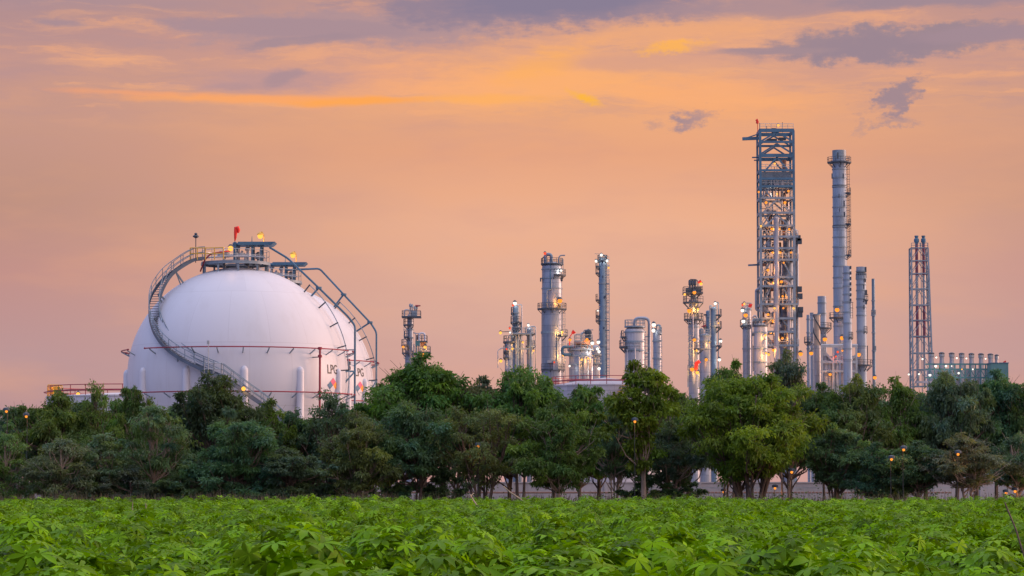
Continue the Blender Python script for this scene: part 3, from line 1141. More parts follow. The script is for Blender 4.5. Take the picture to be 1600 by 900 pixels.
    if True:
        wrap_mark(root, 'lettering', 'LPG', (9.31, 0.55) if first else (9.29, 1.25), 1.2, 0.9)
        hazard_diamond(root, (9.33, -0.92) if first else (9.35, -0.35), 0.95, 0.72)
    return root, gz


g1, gz1 = gas_sphere(372, 590, 277.0, "big white LPG gas sphere with a grey spiral stair and red windsock", True)
g2, gz2 = gas_sphere(426, 604, 302.5, "second white LPG gas sphere, mostly hidden behind the sphere with the spiral stair", False)

# the stair of the nearer sphere: from the top deck round the left side and down across the front
ROOT1 = Vector(g1.location)
ST = []
for px, py, dy in ((318, 404, -1.6), (303, 406, -1.9), (284, 416, -2.4), (262, 433, -3.0), (248, 453, -3.8), (241.5, 472, -4.7), (240.5, 490, -5.5), (243, 506, -6.3),
                   (250, 524, -7.4), (264, 543, -8.6), (287, 561, -9.9), (314, 575, -10.8), (340, 586, -11.6)):
    ST.append(W(px, py, 277 + dy) - ROOT1)
sr = g1
stairway(sr, ST)
# landing and the straight flight to the ground
lz = ST[-1].z - 0.02
mb = MB()
mb.box((-1.15, -11.55, lz), (1.7, 1.0, 0.14))
mb.build('landing', 'steel_grey', sr)
mb = MB()
mb.rail([(-1.95, -12.0, lz), (-1.15, -12.0, lz), (-0.35, -12.0, lz)], 1.1, 0.04)
mb.build('landing_railing', 'galvanised', sr)
mb = MB()
for x in (-1.8, -0.5):
    mb.bar((x, -11.9, lz), (x, -11.9, gz1), 0.16)
mb.bar((-1.8, -11.9, lz - 0.1), (-0.5, -11.9, lz - 2.2), 0.1)
mb.build('landing_post', 'steel_grey', sr)
stairway(sr, [Vector((-0.35, -11.6, lz)), Vector((2.0, -11.9, lz - 1.75)), Vector((5.0, -12.2, lz - 4.1)), Vector((12.5, -12.6, gz1 + 0.6))])
# guard rail where the stair meets the deck, its yellow is painted lamplight
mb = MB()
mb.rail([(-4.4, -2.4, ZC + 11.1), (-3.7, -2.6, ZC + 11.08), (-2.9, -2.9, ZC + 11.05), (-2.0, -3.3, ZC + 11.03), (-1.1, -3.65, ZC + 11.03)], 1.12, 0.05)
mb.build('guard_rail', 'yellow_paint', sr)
# thin pole light beside the deck and one beside the stair landing
mb = MB()
mb.tube((-4.0, -1.2, ZC + 10.9), (-4.0, -1.2, ZC + 13.35), 0.045, 6)
mb.lathe([(0.08, 0), (0.3, 0.12), (0.3, 0.2), (0.12, 0.34), (0.16, 0.4), (0.10, 0.5)], (-4.0, -1.2, ZC + 13.25), 10)
mb.build('pole_light', 'steel_dark', sr)
mb = MB()
mb.tube((-1.6, -12.05, lz + 0.1), (-1.6, -12.05, lz + 2.9), 0.045, 6)
mb.box((-1.6, -12.1, lz + 3.0), (0.22, 0.3, 0.3))
mb.build('pole_light', 'galvanised', sr)
lamp_part(sr, (1.7, -12.7, ZC - 1.5), 'yellow', 0.26, 120)

# ------------------------------------------------------------------ flat white tanks
def flat_tank(pxa, pxb, py_top, D, label, rail_py, red_from=0.0, cone=0.6, paint='tank_white'):
    a, b = W(pxa, py_top, D), W(pxb, py_top, D)
    r = (b.x - a.x) / 2
    cx = (a.x + b.x) / 2
    root = thing('storage_tank', label, 'storage tank', (cx, D + r, 0), 'low flat storage tanks')
    h = W(0, py_top, D + r * 0.6).z
    mb = MB()
    mb.lathe([(r, 0), (r, h - 0.15), (r + 0.12, h - 0.15), (r + 0.12, h)], (0, 0, 0), 64)
    mb.build('shell', paint, root)
    mb = MB()
    mb.lathe([(r, h + 0.004), (r * 0.5, h + cone * 0.6), (0.001, h + cone)], (0, 0, 0), 64)
    mb.build('roof', paint, root)
    mb = MB()
    n = int(2 * PI * r / 2.2)
    pts = [((r - 0.1) * math.sin(2 * PI * k / n), -(r - 0.1) * math.cos(2 * PI * k / n), h) for k in range(n)]
    mb.rail(pts, 1.2, 0.05, True, True)
    mb.build('railing', 'red_paint', root)
    mb = MB()
    mb.path([((r + 0.3) * math.sin(2 * PI * k / n), -(r + 0.3) * math.cos(2 * PI * k / n), h + 0.5) for k in range(n + 1)], 0.06, 6)
    mb.build('spray_ring', 'red_paint', root)
    st = MB()
    for k in range(40):
        t = math.radians(-75 + k * 2.4)
        st.box(((r + 0.6) * math.sin(t), -(r + 0.6) * math.cos(t), h * k / 40 + 0.2), (0.9, 0.9, 0.08), t)
    st.build('stair', 'yellow_paint', root)
    return root, r, h


tk, tr_, th_ = flat_tank(52, 330, 619, 330, "low flat white storage tank left of the spheres, red railing round its roof", 600)
mb = MB()
mb.box((-tr_ + 1.1, -1.5, th_ + 0.1), (1.4, 2.2, 0.1))
mb.rail([(-tr_ + 0.45, -2.6, th_ + 0.1), (-tr_ + 1.1, -2.6, th_ + 0.1), (-tr_ + 1.75, -2.6, th_ + 0.1)], 1.25, 0.06)
mb.rail([(-tr_ + 0.45, -0.4, th_ + 0.1), (-tr_ + 1.1, -0.4, th_ + 0.1), (-tr_ + 1.75, -0.4, th_ + 0.1)], 1.25, 0.06)
mb.box((-tr_ + 1.1, -1.5, th_ + 0.75), (1.1, 1.2, 0.9))
mb.build('platform', 'yellow_paint', tk)
lamp_part(tk, W(122, 616, 333) - Vector(tk.location), 'yellow', 0.3, 60)
lamp_part(tk, (-tr_ + 1.0, -2.9, th_ + 1.0), 'orange', 0.12, 40)
tk2, tr2, th2 = flat_tank(862, 1034, 602, 400, "low flat grey storage tank under the process columns, red railing round its roof", 585, 0, 1.2, 'tank_grey')
# ------------------------------------------------------------------ ground
mb = MB()
mb.add([(-6000, -300, 0), (6000, -300, 0), (6000, 9000, 0), (-6000, 9000, 0)], [(0, 1, 2, 3)])
structure('ground', mb, 'soil', smooth=0)
mb = MB()
mb.add([(-500, 236, 0.005), (500, 236, 0.005), (500, 1400, 0.005), (-500, 1400, 0.005)], [(0, 1, 2, 3)])
structure('yard_ground', mb, 'yard', smooth=0)

# boundary wall, fence and fire main behind the trees
wl = thing('boundary_wall', "long pale concrete boundary wall glimpsed between the tree trunks", 'wall', (0, 248, 0))
mb = MB()
mb.box((0, 0, 1.15), (120, 0.2, 2.3))
mb.build('panel', 'concrete', wl)
mb = MB()
for k in range(31):
    mb.box((-60 + 4 * k, -0.12, 1.2), (0.3, 0.3, 2.4))
mb.build('pilaster', 'concrete', wl)
mb = MB()
mb.box((0, 0, 2.353), (120, 0.36, 0.1))
mb.build('coping', 'concrete', wl)
fe = thing('perimeter_fence', "grey upright bar fence along the yard behind the right hand trees", 'fence', (25, 243, 0))
mb = MB()
for k in range(150):
    mb.box((-15 + k * 0.3, 0, 1.0), (0.035, 0.035, 2.0))
mb.build('bar_panel', 'galvanised', fe)
mb = MB()
for z in (0.25, 1.9):
    mb.box((7.5, 0.06, z), (45, 0.05, 0.07))
mb.build('rail', 'galvanised', fe)
fm = thing('fire_main', "low red fire water pipe running on supports behind the trees", 'pipe', (3, 245, 0))
mb = MB()
mb.tube((-20, 0, 1.5), (34, 0, 1.5), 0.075, 8)
mb.build('pipe', 'pipe_rust', fm)
mb = MB()
for k in range(19):
    mb.box((-20 + 3 * k, 0.25, 0.85), (0.14, 0.14, 1.7))
mb.build('support', 'concrete', fm)

# ------------------------------------------------------------------ crop of cassava: palm shaped leaves in domes, plant by plant
def crop():
    rng = np.random.default_rng(11)
    V, T, TI, HU = [], [], [], []
    base = 0

    def zone(y0, y1, dens, leaves, lobes, lod, scale):
        nonlocal base
        # plants on a jittered grid inside the wedge the camera can see, plus a margin at the sides
        step = 1.0 / math.sqrt(dens)
        ys = np.arange(y0, y1, step)
        P = []
        for y in ys:
            half = y * 0.182 + 3.0 + y * 0.03
            xs = np.arange(-half, half, step)
            p = np.stack([xs + rng.normal(0, step * 0.28, len(xs)), np.full(len(xs), y) + rng.normal(0, step * 0.28, len(xs))], 1)
            P.append(p)
        P = np.concatenate(P)
        n = len(P)
        vig = np.sin(P[:, 0] * 0.37 + 1.0) * np.sin(P[:, 1] * 0.23) * 0.07 + np.sin(P[:, 0] * 1.1 + P[:, 1] * 0.7) * 0.04
        apex = 1.12 + vig * 1.3 + rng.normal(0, 0.12, n) + (rng.random(n) < 0.06) * rng.uniform(0.05, 0.2, n)
        missing = rng.random(n) < 0.24
        apex[missing] -= 0.7
        rad = rng.uniform(0.40, 0.66, n)
        ph = rng.uniform(0, 1, n)
        pt = np.repeat(np.arange(n), leaves)
        m = len(pt)
        th = rng.uniform(0, 2 * PI, m)
        rr = np.sqrt(rng.uniform(0.0, 1, m))
        rho = rad[pt] * rr
        hub = np.stack([P[pt, 0] + rho * np.cos(th), P[pt, 1] + rho * np.sin(th), apex[pt] - 0.52 * rr ** 2 - 0.16 * rng.random(m)], 1)
        # leaf normal leans outward, petiole direction outward
        tilt = 0.15 + 0.65 * rr + rng.normal(0, 0.3, m)
        nrm = np.stack([np.cos(th) * np.sin(tilt), np.sin(th) * np.sin(tilt), np.cos(tilt)], 1)
        nrm[:, :2] += rng.normal(0, 0.12, (m, 2))
        nrm /= np.linalg.norm(nrm, axis=1)[:, None]
        out = np.stack([np.cos(th), np.sin(th), np.zeros(m)], 1)
        a = out - nrm * np.sum(out * nrm, 1)[:, None]
        a /= np.linalg.norm(a, axis=1)[:, None]
        b = np.cross(nrm, a)
        size = scale * rng.uniform(0.75, 1.2, m) * (0.7 + 0.4 * rr)
        tint_l = np.clip(0.5 + 0.36 * rng.normal(0, 1, m) + 0.22 * (ph[pt] - 0.5), 0, 1)
        hue_l = np.clip(0.56 + rng.normal(0, 0.24, m), 0, 1)
        bl = rng.random(m) < 0.16  # some leaves carry the sky's reflection as a blue put into their colour
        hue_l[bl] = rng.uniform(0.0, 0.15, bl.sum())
        # lobes
        L = lobes
        ang = (np.arange(L) - (L - 1) / 2) * (math.radians(250) / (L - 1))
        lf = np.repeat(np.arange(m), L)
        k = len(lf)
        aa = np.tile(ang, m) + rng.normal(0, 0.09, k)
        ln = size[lf] * (1.0 - 0.32 * np.abs(np.tile(ang, m)) / 2.2) * rng.uniform(0.85, 1.1, k)
        d = a[lf] * np.cos(aa)[:, None] + b[lf] * np.sin(aa)[:, None]
        s = -a[lf] * np.sin(aa)[:, None] + b[lf] * np.cos(aa)[:, None]
        nn = nrm[lf]
        droop = rng.uniform(0.15, 0.75, m)[lf]
        fold = 0.25
        w = ln * rng.uniform(0.15, 0.20, k)

        def at(t, side, lift=0.0):
            return hub[lf] + d * (ln * t)[:, None] + s * (w * side)[:, None] + nn * (lift * w * fold - droop * ln * t * t * 0.7 + ln * 0.12 * t)[:, None]
        if lod == 0:
            pts = [at(0.0, 0), at(0.38, -0.8, 1), at(0.38, 0, 0), at(0.38, 0.8, 1), at(0.68, -0.95, 1), at(0.68, 0, 0), at(0.68, 0.95, 1), at(1.0, 0, -0.5)]
            tri = [(0, 2, 1), (0, 3, 2), (1, 2, 5), (1, 5, 4), (2, 3, 6), (2, 6, 5), (4, 5, 7), (5, 6, 7)]
        elif lod == 1:
            pts = [at(0.0, 0), at(0.58, -0.95, 1), at(0.58, 0, 0), at(0.58, 0.95, 1), at(1.0, 0, -0.5)]
            tri = [(0, 2, 1), (0, 3, 2), (1, 2, 4), (2, 3, 4)]
        else:
            pts = [at(0.0, 0), at(0.55, -1.0), at(0.55, 1.0), at(1.0, 0)]
            tri = [(0, 2, 1), (1, 2, 3)]
        np_ = len(pts)
        vs = np.stack(pts, 1).reshape(-1, 3)
        tr = (np.arange(k)[:, None, None] * np_ + np.array(tri)[None]).reshape(-1, 3) + base
        V.append(vs)
        T.append(tr)
        TI.append(np.repeat(np.clip(tint_l[lf] + rng.normal(0, 0.05, k), 0, 1), len(tri)))
        HU.append(np.repeat(hue_l[lf], len(tri)))
        base += len(vs)
    zone(11.5, 34, 0.9, 46, 6, 0, 0.25)
    zone(34, 80, 0.9, 34, 6, 1, 0.25)
    zone(80, 186, 0.85, 20, 5, 2, 0.29)
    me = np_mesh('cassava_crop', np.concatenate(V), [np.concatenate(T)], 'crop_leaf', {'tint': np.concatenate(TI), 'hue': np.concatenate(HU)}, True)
    o = bpy.data.objects.new('cassava_crop', me)
    COL.objects.link(o)
    tag(o, "bright green cassava crop with palm shaped leaves filling the foreground field", 'crop', kind='stuff')


crop()


def stalk(name, label, cat, px, py0, py1, D, lean, r, forks, group=None, mat='dead_wood'):
    """a bare stalk sticking out of the crop, from row py0 (tip) to py1"""
    tip, foot = W(px, py0, D), W(px - lean, py1, D)
    d = tip - foot
    base = foot - d.normalized() * (foot.z / max(d.normalized().z, 0.2))
    mb = MB()
    k = 6
    rng = random.Random(px)
    pts = [(tip - base) * (i / k) + Vector((rng.uniform(-1, 1) * r, rng.uniform(-1, 1) * r, 0)) for i in range(k + 1)]
    mb.path(pts, r, 7, r * 0.6)
    for t, dx, dz in forks:
        p = (tip - base) * t
        mb.path([p, p + Vector((dx * 0.4, 0.02, dz * 0.5)), p + Vector((dx, 0.05, dz))], r * 0.6, 6, r * 0.3)
    o = tag(mb.build(name, mat), label, cat, group)
    o.location = base
    return o


stalk('bare_stalk', "pale bare stalk leaning left out of the field, below the light branchy tree", 'stalk', 735, 773, 789, 120, -11, 0.05, [(0.97, 0.12, 0.12)])
stalk('bare_stalk', "thick pale dead stalk leaning over the crop edge, right of the light branchy tree", 'stalk', 787, 760, 782, 160, -28, 0.06, [])
stalk('bare_stalk', "pair of dry yellow stalks in the crop, under the grey green trees", 'stalk', 208, 784, 799, 78, 2, 0.018, [(0.72, 0.05, 0.22)], mat='dead_wood')
stalk('bare_stalk', "short forked dry stalk in the crop beside the yellow pair", 'stalk', 227, 786, 799, 78, -2, 0.018, [(0.7, 0.09, 0.24)], mat='dead_wood')
stalk('bare_stalk', "dark reddish stem rising from the crop at the field's far right edge", 'stalk', 1570, 785, 870, 30, -32, 0.014, [(0.65, 0.16, 0.22)], mat='bark')

# dry grass and low weeds between the field and the trees
def undergrowth():
    rng = np.random.default_rng(5)
    n = 15000
    x = rng.uniform(-52, 52, n)
    dense = np.where(x < -8, 1.0, 0.45)
    x = x[rng.random(n) < dense]
    n = len(x)
    y = rng.uniform(186.5, 196, n)
    patch = 0.5 + 0.5 * np.sin(x * 0.9) * np.sin(x * 0.33 + 2)
    h = rng.uniform(0.7, 1.5, n) + 0.5 * patch * rng.random(n)
    a = rng.uniform(0, PI, n)
    w = rng.uniform(0.02, 0.05, n)
    lx, ly = rng.normal(0, 0.22, n), rng.normal(0, 0.22, n)
    p = np.stack([x, y, np.zeros(n)], 1)
    s = np.stack([np.cos(a) * w, np.sin(a) * w, np.zeros(n)], 1)
    mid = p + np.stack([lx * 0.3, ly * 0.3, h * 0.6], 1)
    tip = p + np.stack([lx, ly, h], 1)
    vs = np.stack([p - s, p + s, mid + s * 0.8, mid - s * 0.8, tip], 1).reshape(-1, 3)
    o = np.arange(n)[:, None] * 5
    q = o + np.array([[0, 1, 2, 3]])
    t = o + np.array([[3, 2, 4]])
    ti = rng.uniform(0.1, 1, n)
    hu = rng.uniform(0.2, 0.9, n)
    me = np_mesh('dry_grass', vs, [q, t], 'dry_grass', {'tint': np.concatenate([ti, ti]), 'hue': np.concatenate([hu, hu])})
    ob = bpy.data.objects.new('dry_grass', me)
    COL.objects.link(ob)
    tag(ob, "dry greyish grass and weeds in a strip at the foot of the trees", 'grass', kind='stuff')
    # leafy weeds
    m = 9000
    cx = rng.uniform(-52, 52, 240)
    cy = rng.uniform(187, 197, 240)
    ci = rng.integers(0, 240, m)
    p = np.stack([cx[ci] + rng.normal(0, 0.45, m), cy[ci] + rng.normal(0, 0.45, m), np.abs(rng.normal(0.75, 0.4, m))], 1)
    d = rng.normal(0, 1, (m, 3))
    d[:, 2] = np.abs(d[:, 2]) * 0.4
    d /= np.linalg.norm(d, axis=1)[:, None]
    s = np.cross(d, rng.normal(0, 1, (m, 3)))
    s /= np.linalg.norm(s, axis=1)[:, None]
    l = rng.uniform(0.1, 0.24, m)[:, None]
    vs = np.stack([p, p + d * l * 0.5 + s * l * 0.25, p + d * l, p + d * l * 0.5 - s * l * 0.25], 1).reshape(-1, 3)
    q = np.arange(m)[:, None] * 4 + np.array([[0, 1, 2, 3]])
    me = np_mesh('weeds', vs, [q], 'weed_leaf', {'tint': rng.random(m), 'hue': rng.random(m)})
    ob = bpy.data.objects.new('weeds', me)
    COL.objects.link(ob)
    tag(ob, "low dark leafy weeds growing under the front trees", 'weeds', kind='stuff')


undergrowth()
# ------------------------------------------------------------------ trees
def tree_meshes(seed, H=8.0, Rc=3.0, cb=0.22, clumps=60, per=260, leaf=0.26, stems=1, prof='round', sparse=0.0, spread=0.0, droop=0.35, bark='bark', lw=0.36):
    """trunk mesh with limbs and crown mesh of leaf sprays gathered in clumps round the limb ends"""
    rng = np.random.default_rng(seed)
    # stems
    tm = MB()
    stem_lines = []
    for s in range(stems):
        a = rng.uniform(0, 2 * PI)
        k = 9
        rad = spread * (0.3 + 0.7 * rng.random()) if stems > 1 else 0.12
        ph1, ph2 = rng.uniform(0, 6, 2)
        b0 = np.array([math.cos(a), math.sin(a)]) * (0.12 * min(stems, 4) if stems > 1 else 0)
        top = H * (0.86 if stems == 1 else rng.uniform(0.6, 0.85))
        pts = []
        for i in range(k + 1):
            t = i / k
            off = b0 + np.array([math.cos(a), math.sin(a)]) * rad * t ** 1.2
            wob = np.array([math.sin(ph1 + 4 * t), math.sin(ph2 + 5 * t)]) * 0.16 * t
            pts.append(Vector((off[0] + wob[0], off[1] + wob[1], top * t)))
        r0 = (0.17 if stems == 1 else 0.10) * (0.8 + 0.4 * rng.random())
        tm.path(pts, [r0 * (1 - 0.8 * i / k) + 0.012 for i in range(k + 1)], 7)
        stem_lines.append((pts, r0))
    # clump centres
    ph = rng.uniform(0, 2 * PI, 4)
    C = []
    tries = 0
    while len(C) < clumps and tries < 20000:
        tries += 1
        t = rng.random()
        if prof == 'round':
            r = math.sin(PI * (0.10 + 0.86 * t) ** 0.9) ** 0.65
        elif prof == 'vase':
            r = 0.35 + 0.75 * math.sin(PI * min(1, 0.05 + 0.9 * t ** 1.1)) ** 0.7 * (0.6 + 0.6 * t)
        elif prof == 'cone':
            r = 1.05 - 0.72 * t
        elif prof == 'slim':
            r = 0.45 + 0.55 * math.sin(PI * (0.15 + 0.85 * t)) if t > 0.45 else 0.42
        elif prof == 'wide':
            r = (1 - (2 * abs(t - 0.45)) ** 2.6 * 0.75)
        if rng.random() > r + 0.1:
            continue
        a = rng.uniform(0, 2 * PI)
        lob = 1 + 0.24 * math.sin(2 * a + ph[0] + 4 * t) + 0.20 * math.sin(5 * a + ph[1] + 7 * t) + 0.16 * math.sin(11 * t + ph[2])
        rr = Rc * r * lob * (rng.uniform(0.12, 1.0) ** 0.5) * 0.86
        z = H * (cb + (0.96 - cb) * t) + rng.normal(0, 0.12)
        C.append((rr * math.cos(a), rr * math.sin(a), z))
    nc = len(C)
    for _ in range(max(8, clumps // 5)):            # ragged shoots beyond the rounded mass
        x, y, z = C[rng.integers(0, nc)]
        f = rng.uniform(1.12, 1.38)
        if z > H * (cb + 0.25 * (1 - cb)):
            C.append((x * f, y * f, min(z + rng.uniform(0.1, 0.7), H * 1.03)))
    C = np.array(C)
    # limbs
    for (x, y, z) in C:
        pts, r0 = stem_lines[rng.integers(0, len(stem_lines))]
        if len(stem_lines) > 1:
            best = min(stem_lines, key=lambda sl: min((p - Vector((x, y, z))).length for p in sl[0]))
            pts, r0 = best
        k = len(pts) - 1
        zz = max(0.25 * H * (1 if stems == 1 else 0.5), z * rng.uniform(0.55, 0.8))
        i = min(k - 1, max(1, int(zz / max(pts[-1].z, 0.1) * k)))
        p0 = pts[i]
        e = Vector((x, y, z))
        m = p0.lerp(e, 0.5) + Vector((rng.normal(0, 0.15), rng.normal(0, 0.15), -0.12 * (e - p0).length + rng.normal(0, 0.1)))
        tm.path([p0, p0.lerp(m, 0.5) + Vector((0, 0, 0.04)), m, e], [0.065, 0.052, 0.038, 0.016], 5)
        for _ in range(2):
            q = e + Vector((rng.normal(0, 0.45), rng.normal(0, 0.45), rng.normal(0.15, 0.3)))
            tm.path([m.lerp(e, 0.5), q], [0.02, 0.008], 4)
    # sprays in the clumps
    per = int(per * 1.55)
    n = len(C) * per
    ci = np.repeat(np.arange(len(C)), per)
    cr = rng.uniform(0.55, 1.15, len(C)) * (Rc / 3.0) ** 0.4
    cr[nc:] *= 0.6
    keep = rng.random(n) > sparse * rng.random(len(C))[ci]
    ci = ci[keep]
    n = len(ci)
    dirn = rng.normal(0, 1, (n, 3))
    dirn /= np.linalg.norm(dirn, axis=1)[:, None]
    rad = cr[ci] * rng.uniform(0.1, 1.0, n) ** 0.6
    # a few twigs per clump pull the sprays together
    tw = rng.integers(0, 9, n)
    tdir = rng.normal(0, 1, (len(C), 9, 3))
    tdir[:, :, 2] *= 0.55
    tdir /= np.linalg.norm(tdir, axis=2)[:, :, None]
    mixw = 0.70
    dv = tdir[ci, tw] * mixw + dirn * (1 - mixw)
    P = C[ci] + dv * rad[:, None] * np.array([1.15, 1.15, 0.72])
    P[:, 2] -= droop * 0.35 * (rad / cr[ci]) ** 2
    P[:, 2] = np.maximum(P[:, 2], 0.25)
    axis = dv * 0.8 + rng.normal(0, 0.45, (n, 3))
    axis[:, 2] -= droop
    axis /= np.linalg.norm(axis, axis=1)[:, None]
    up = rng.normal(0, 0.9, (n, 3)) + np.array([0, 0, 0.55])
    side = np.cross(axis, up)
    side /= np.linalg.norm(side, axis=1)[:, None] + 1e-6
    l = leaf * 0.74 * rng.uniform(0.55, 1.4, n)
    w = l * lw
    mid = P + axis * (l * 0.45)[:, None]
    tip = P + axis * l[:, None]
    tip[:, 2] -= l * 0.18
    vs = np.stack([P, mid + side * (w / 2)[:, None], tip, mid - side * (w / 2)[:, None]], 1).reshape(-1, 3)
    q = np.arange(n)[:, None] * 4 + np.array([[0, 1, 2, 3]])
    ct = rng.uniform(0.0, 1.0, len(C))
    ch = np.clip(rng.normal(0.5, 0.22, len(C)), 0, 1)
    tint = np.clip(ct[ci] * 0.75 + rng.uniform(0, 0.4, n) - 0.05, 0, 1)
    hue = np.clip(ch[ci] + rng.normal(0, 0.1, n), 0, 1)
    crown = np_mesh('crown', vs, [q], 'tree_leaf', {'tint': tint, 'hue': hue})
    trunk = tm.build('trunk', bark)
    tme = trunk.data
    bpy.data.objects.remove(trunk)
    return tme, crown, H, Rc


KIND = {
    'dense': [tree_meshes(1, 8, 3.0, 0.10, 95, 250, 0.31), tree_meshes(2, 8, 3.0, 0.08, 95, 250, 0.31, prof='wide'), tree_meshes(3, 8, 2.8, 0.14, 90, 250, 0.30, prof='cone')],
    'airy': [tree_meshes(11, 8, 2.8, 0.16, 60, 190, 0.31, sparse=0.6, droop=0.5, bark='bark_pale'), tree_meshes(12, 8, 2.7, 0.12, 62, 185, 0.31, prof='wide', sparse=0.6, droop=0.55, bark='bark_pale')],
    'branchy': [tree_meshes(21, 8, 3.0, 0.30, 70, 170, 0.28, stems=6, spread=1.9, prof='vase', sparse=0.5, bark='bark')],
    'vase': [tree_meshes(31, 8, 2.9, 0.31, 80, 220, 0.33, prof='round', droop=0.5, bark='bark_pale'), tree_meshes(32, 8, 2.9, 0.30, 80, 220, 0.32, prof='wide', droop=0.45, bark='bark_pale')],
    'slim': [tree_meshes(41, 9, 2.0, 0.34, 64, 190, 0.32, prof='slim', sparse=0.25, bark='bark_pale', lw=0.5)],
    'fan': [tree_meshes(51, 8, 4.0, 0.30, 150, 250, 0.30, stems=15, spread=2.6, prof='wide', droop=0.3)],
    'grove': [tree_meshes(81, 8, 3.0, 0.37, 95, 245, 0.31, stems=3, spread=1.0, prof='wide'), tree_meshes(82, 8, 3.0, 0.39, 95, 245, 0.31, stems=2, spread=0.9), tree_meshes(83, 8, 2.9, 0.36, 90, 245, 0.31, stems=4, spread=1.3, prof='wide')],
    'grovea': [tree_meshes(91, 8, 2.8, 0.37, 66, 230, 0.30, stems=3, spread=1.2, prof='wide', sparse=0.55, droop=0.5, bark='bark_pale'), tree_meshes(92, 8, 2.8, 0.38, 66, 230, 0.30, stems=2, spread=1.0, sparse=0.5, droop=0.5, bark='bark_pale')],
    'back': [tree_meshes(61, 8, 3.0, 0.40, 80, 200, 0.32), tree_meshes(62, 8, 3.0, 0.38, 80, 200, 0.32, prof='wide', stems=2, spread=0.8), tree_meshes(63, 8, 2.7, 0.41, 75, 200, 0.32, prof='wide')],
    'bush': [tree_meshes(65, 8, 3.0, 0.06, 60, 200, 0.5, prof='wide')],
    'sparse': [tree_meshes(71, 8, 2.3, 0.30, 46, 120, 0.26, sparse=0.6, droop=0.2, lw=0.5)],
}
GREEN = {
    'teal': (0.082, 0.152, 0.082), 'dark': (0.066, 0.124, 0.052), 'mid': (0.088, 0.168, 0.040), 'olive': (0.116, 0.172, 0.058),
    'grey': (0.108, 0.158, 0.084), 'bright': (0.108, 0.212, 0.024), 'leafy': (0.112, 0.205, 0.022), 'slate': (0.090, 0.144, 0.086),
}
_rt = random.Random(3)
GR = {'f': 'trees along the front of the belt', 'm': 'trees in the middle of the belt', 'b': 'dark trees at the back of the belt'}


def tree(px, top, width, D, kind, green, label, row, var=None, name='tree', lean=0.0):
    ms = KIND[kind]
    tme, cme, H, Rc = ms[_rt.randrange(len(ms)) if var is None else var]
    p = W(px, top, D)
    sz = p.z / H * 0.985
    sx = (width / 2 * D / F_PX) / Rc * 1.03
    root = thing(name, label, 'tree', (p.x, D, 0), GR[row], _rt.uniform(0, 2 * PI))
    root.scale = (sx, sx, sz)
    g = GREEN[green]
    j = [_rt.uniform(0.88, 1.12) for _ in range(3)]
    t = bpy.data.objects.new('trunk', tme)
    COL.objects.link(t)
    t.parent = root
    c = bpy.data.objects.new('crown', cme)
    COL.objects.link(c)
    c.parent = root
    c.color = (g[0] * j[0], g[1] * j[1], g[2] * j[2], 1)
    return root


# front of the belt
for a in [
    (8, 668, 100, 199, 'airy', 'olive', "small olive green tree at the far left end of the field edge"),
    (95, 676, 120, 197, 'airy', 'grey', "low greyish tree with thin branches, beside the far left end of the belt"),
    (168, 668, 120, 200, 'airy', 'grey', "dry looking greyish tree below the low tank's red railing"),
    (240, 620, 122, 200, 'airy', 'grey', "drooping grey olive tree just left of the tall tree before the white sphere"),
    (372, 642, 130, 198, 'dense', 'teal', "feathery blue green tree in front of the tall dark tree by the spiral stair"),
    (448, 694, 115, 197, 'dense', 'teal', "low dark blue green tree below the white sphere's straight stair"),
    (560, 642, 112, 198, 'vase', 'olive', "light olive tree with drooping sprays below the LPG lettering"),
    (648, 624, 128, 199, 'grove', 'teal', "dense rounded blue green tree below the broad dark dome of foliage"),
    (752, 632, 128, 198, 'branchy', 'olive', "half bare tree showing pale fanned branches, a lamp glowing through it"),
    (872, 624, 126, 197, 'vase', 'mid', "well shaped green tree on a pale forked trunk, left of the slim leafy tree"),
    (962, 634, 84, 203, 'grovea', 'teal', "narrow blue green tree on a thin trunk just left of the slim leafy tree"),
    (1050, 660, 92, 203, 'grovea', 'teal', "dim blue green tree between the slim leafy tree and the big bright fan tree"),
    (1310, 662, 104, 202, 'grove', 'teal', "rounded blue green tree just right of the big bright fan tree"),
    (1366, 690, 76, 200, 'vase', 'teal', "small low tree beside two orange lamps on the right side"),
    (1432, 690, 110, 199, 'grove', 'slate', "bushy slate green tree reaching the ground, below the flare tower"),
    (1512, 678, 116, 197, 'grovea', 'grey', "grey green tree with slanting pale branches, below the row of roof vents"),
    (1592, 668, 100, 200, 'grovea', 'teal', "thin blue green tree at the far right end of the field edge"),
]:
    tree(*a[:7], 'f', *a[7:])
tree(1005, 568, 92, 200, 'slim', 'leafy', "slim tall tree with fresh bright leaves on a bare lower trunk", 'f')
tree(1172, 578, 208, 200, 'fan', 'bright', "big bright green tree fanning out on many stems, largest of the front trees", 'f')
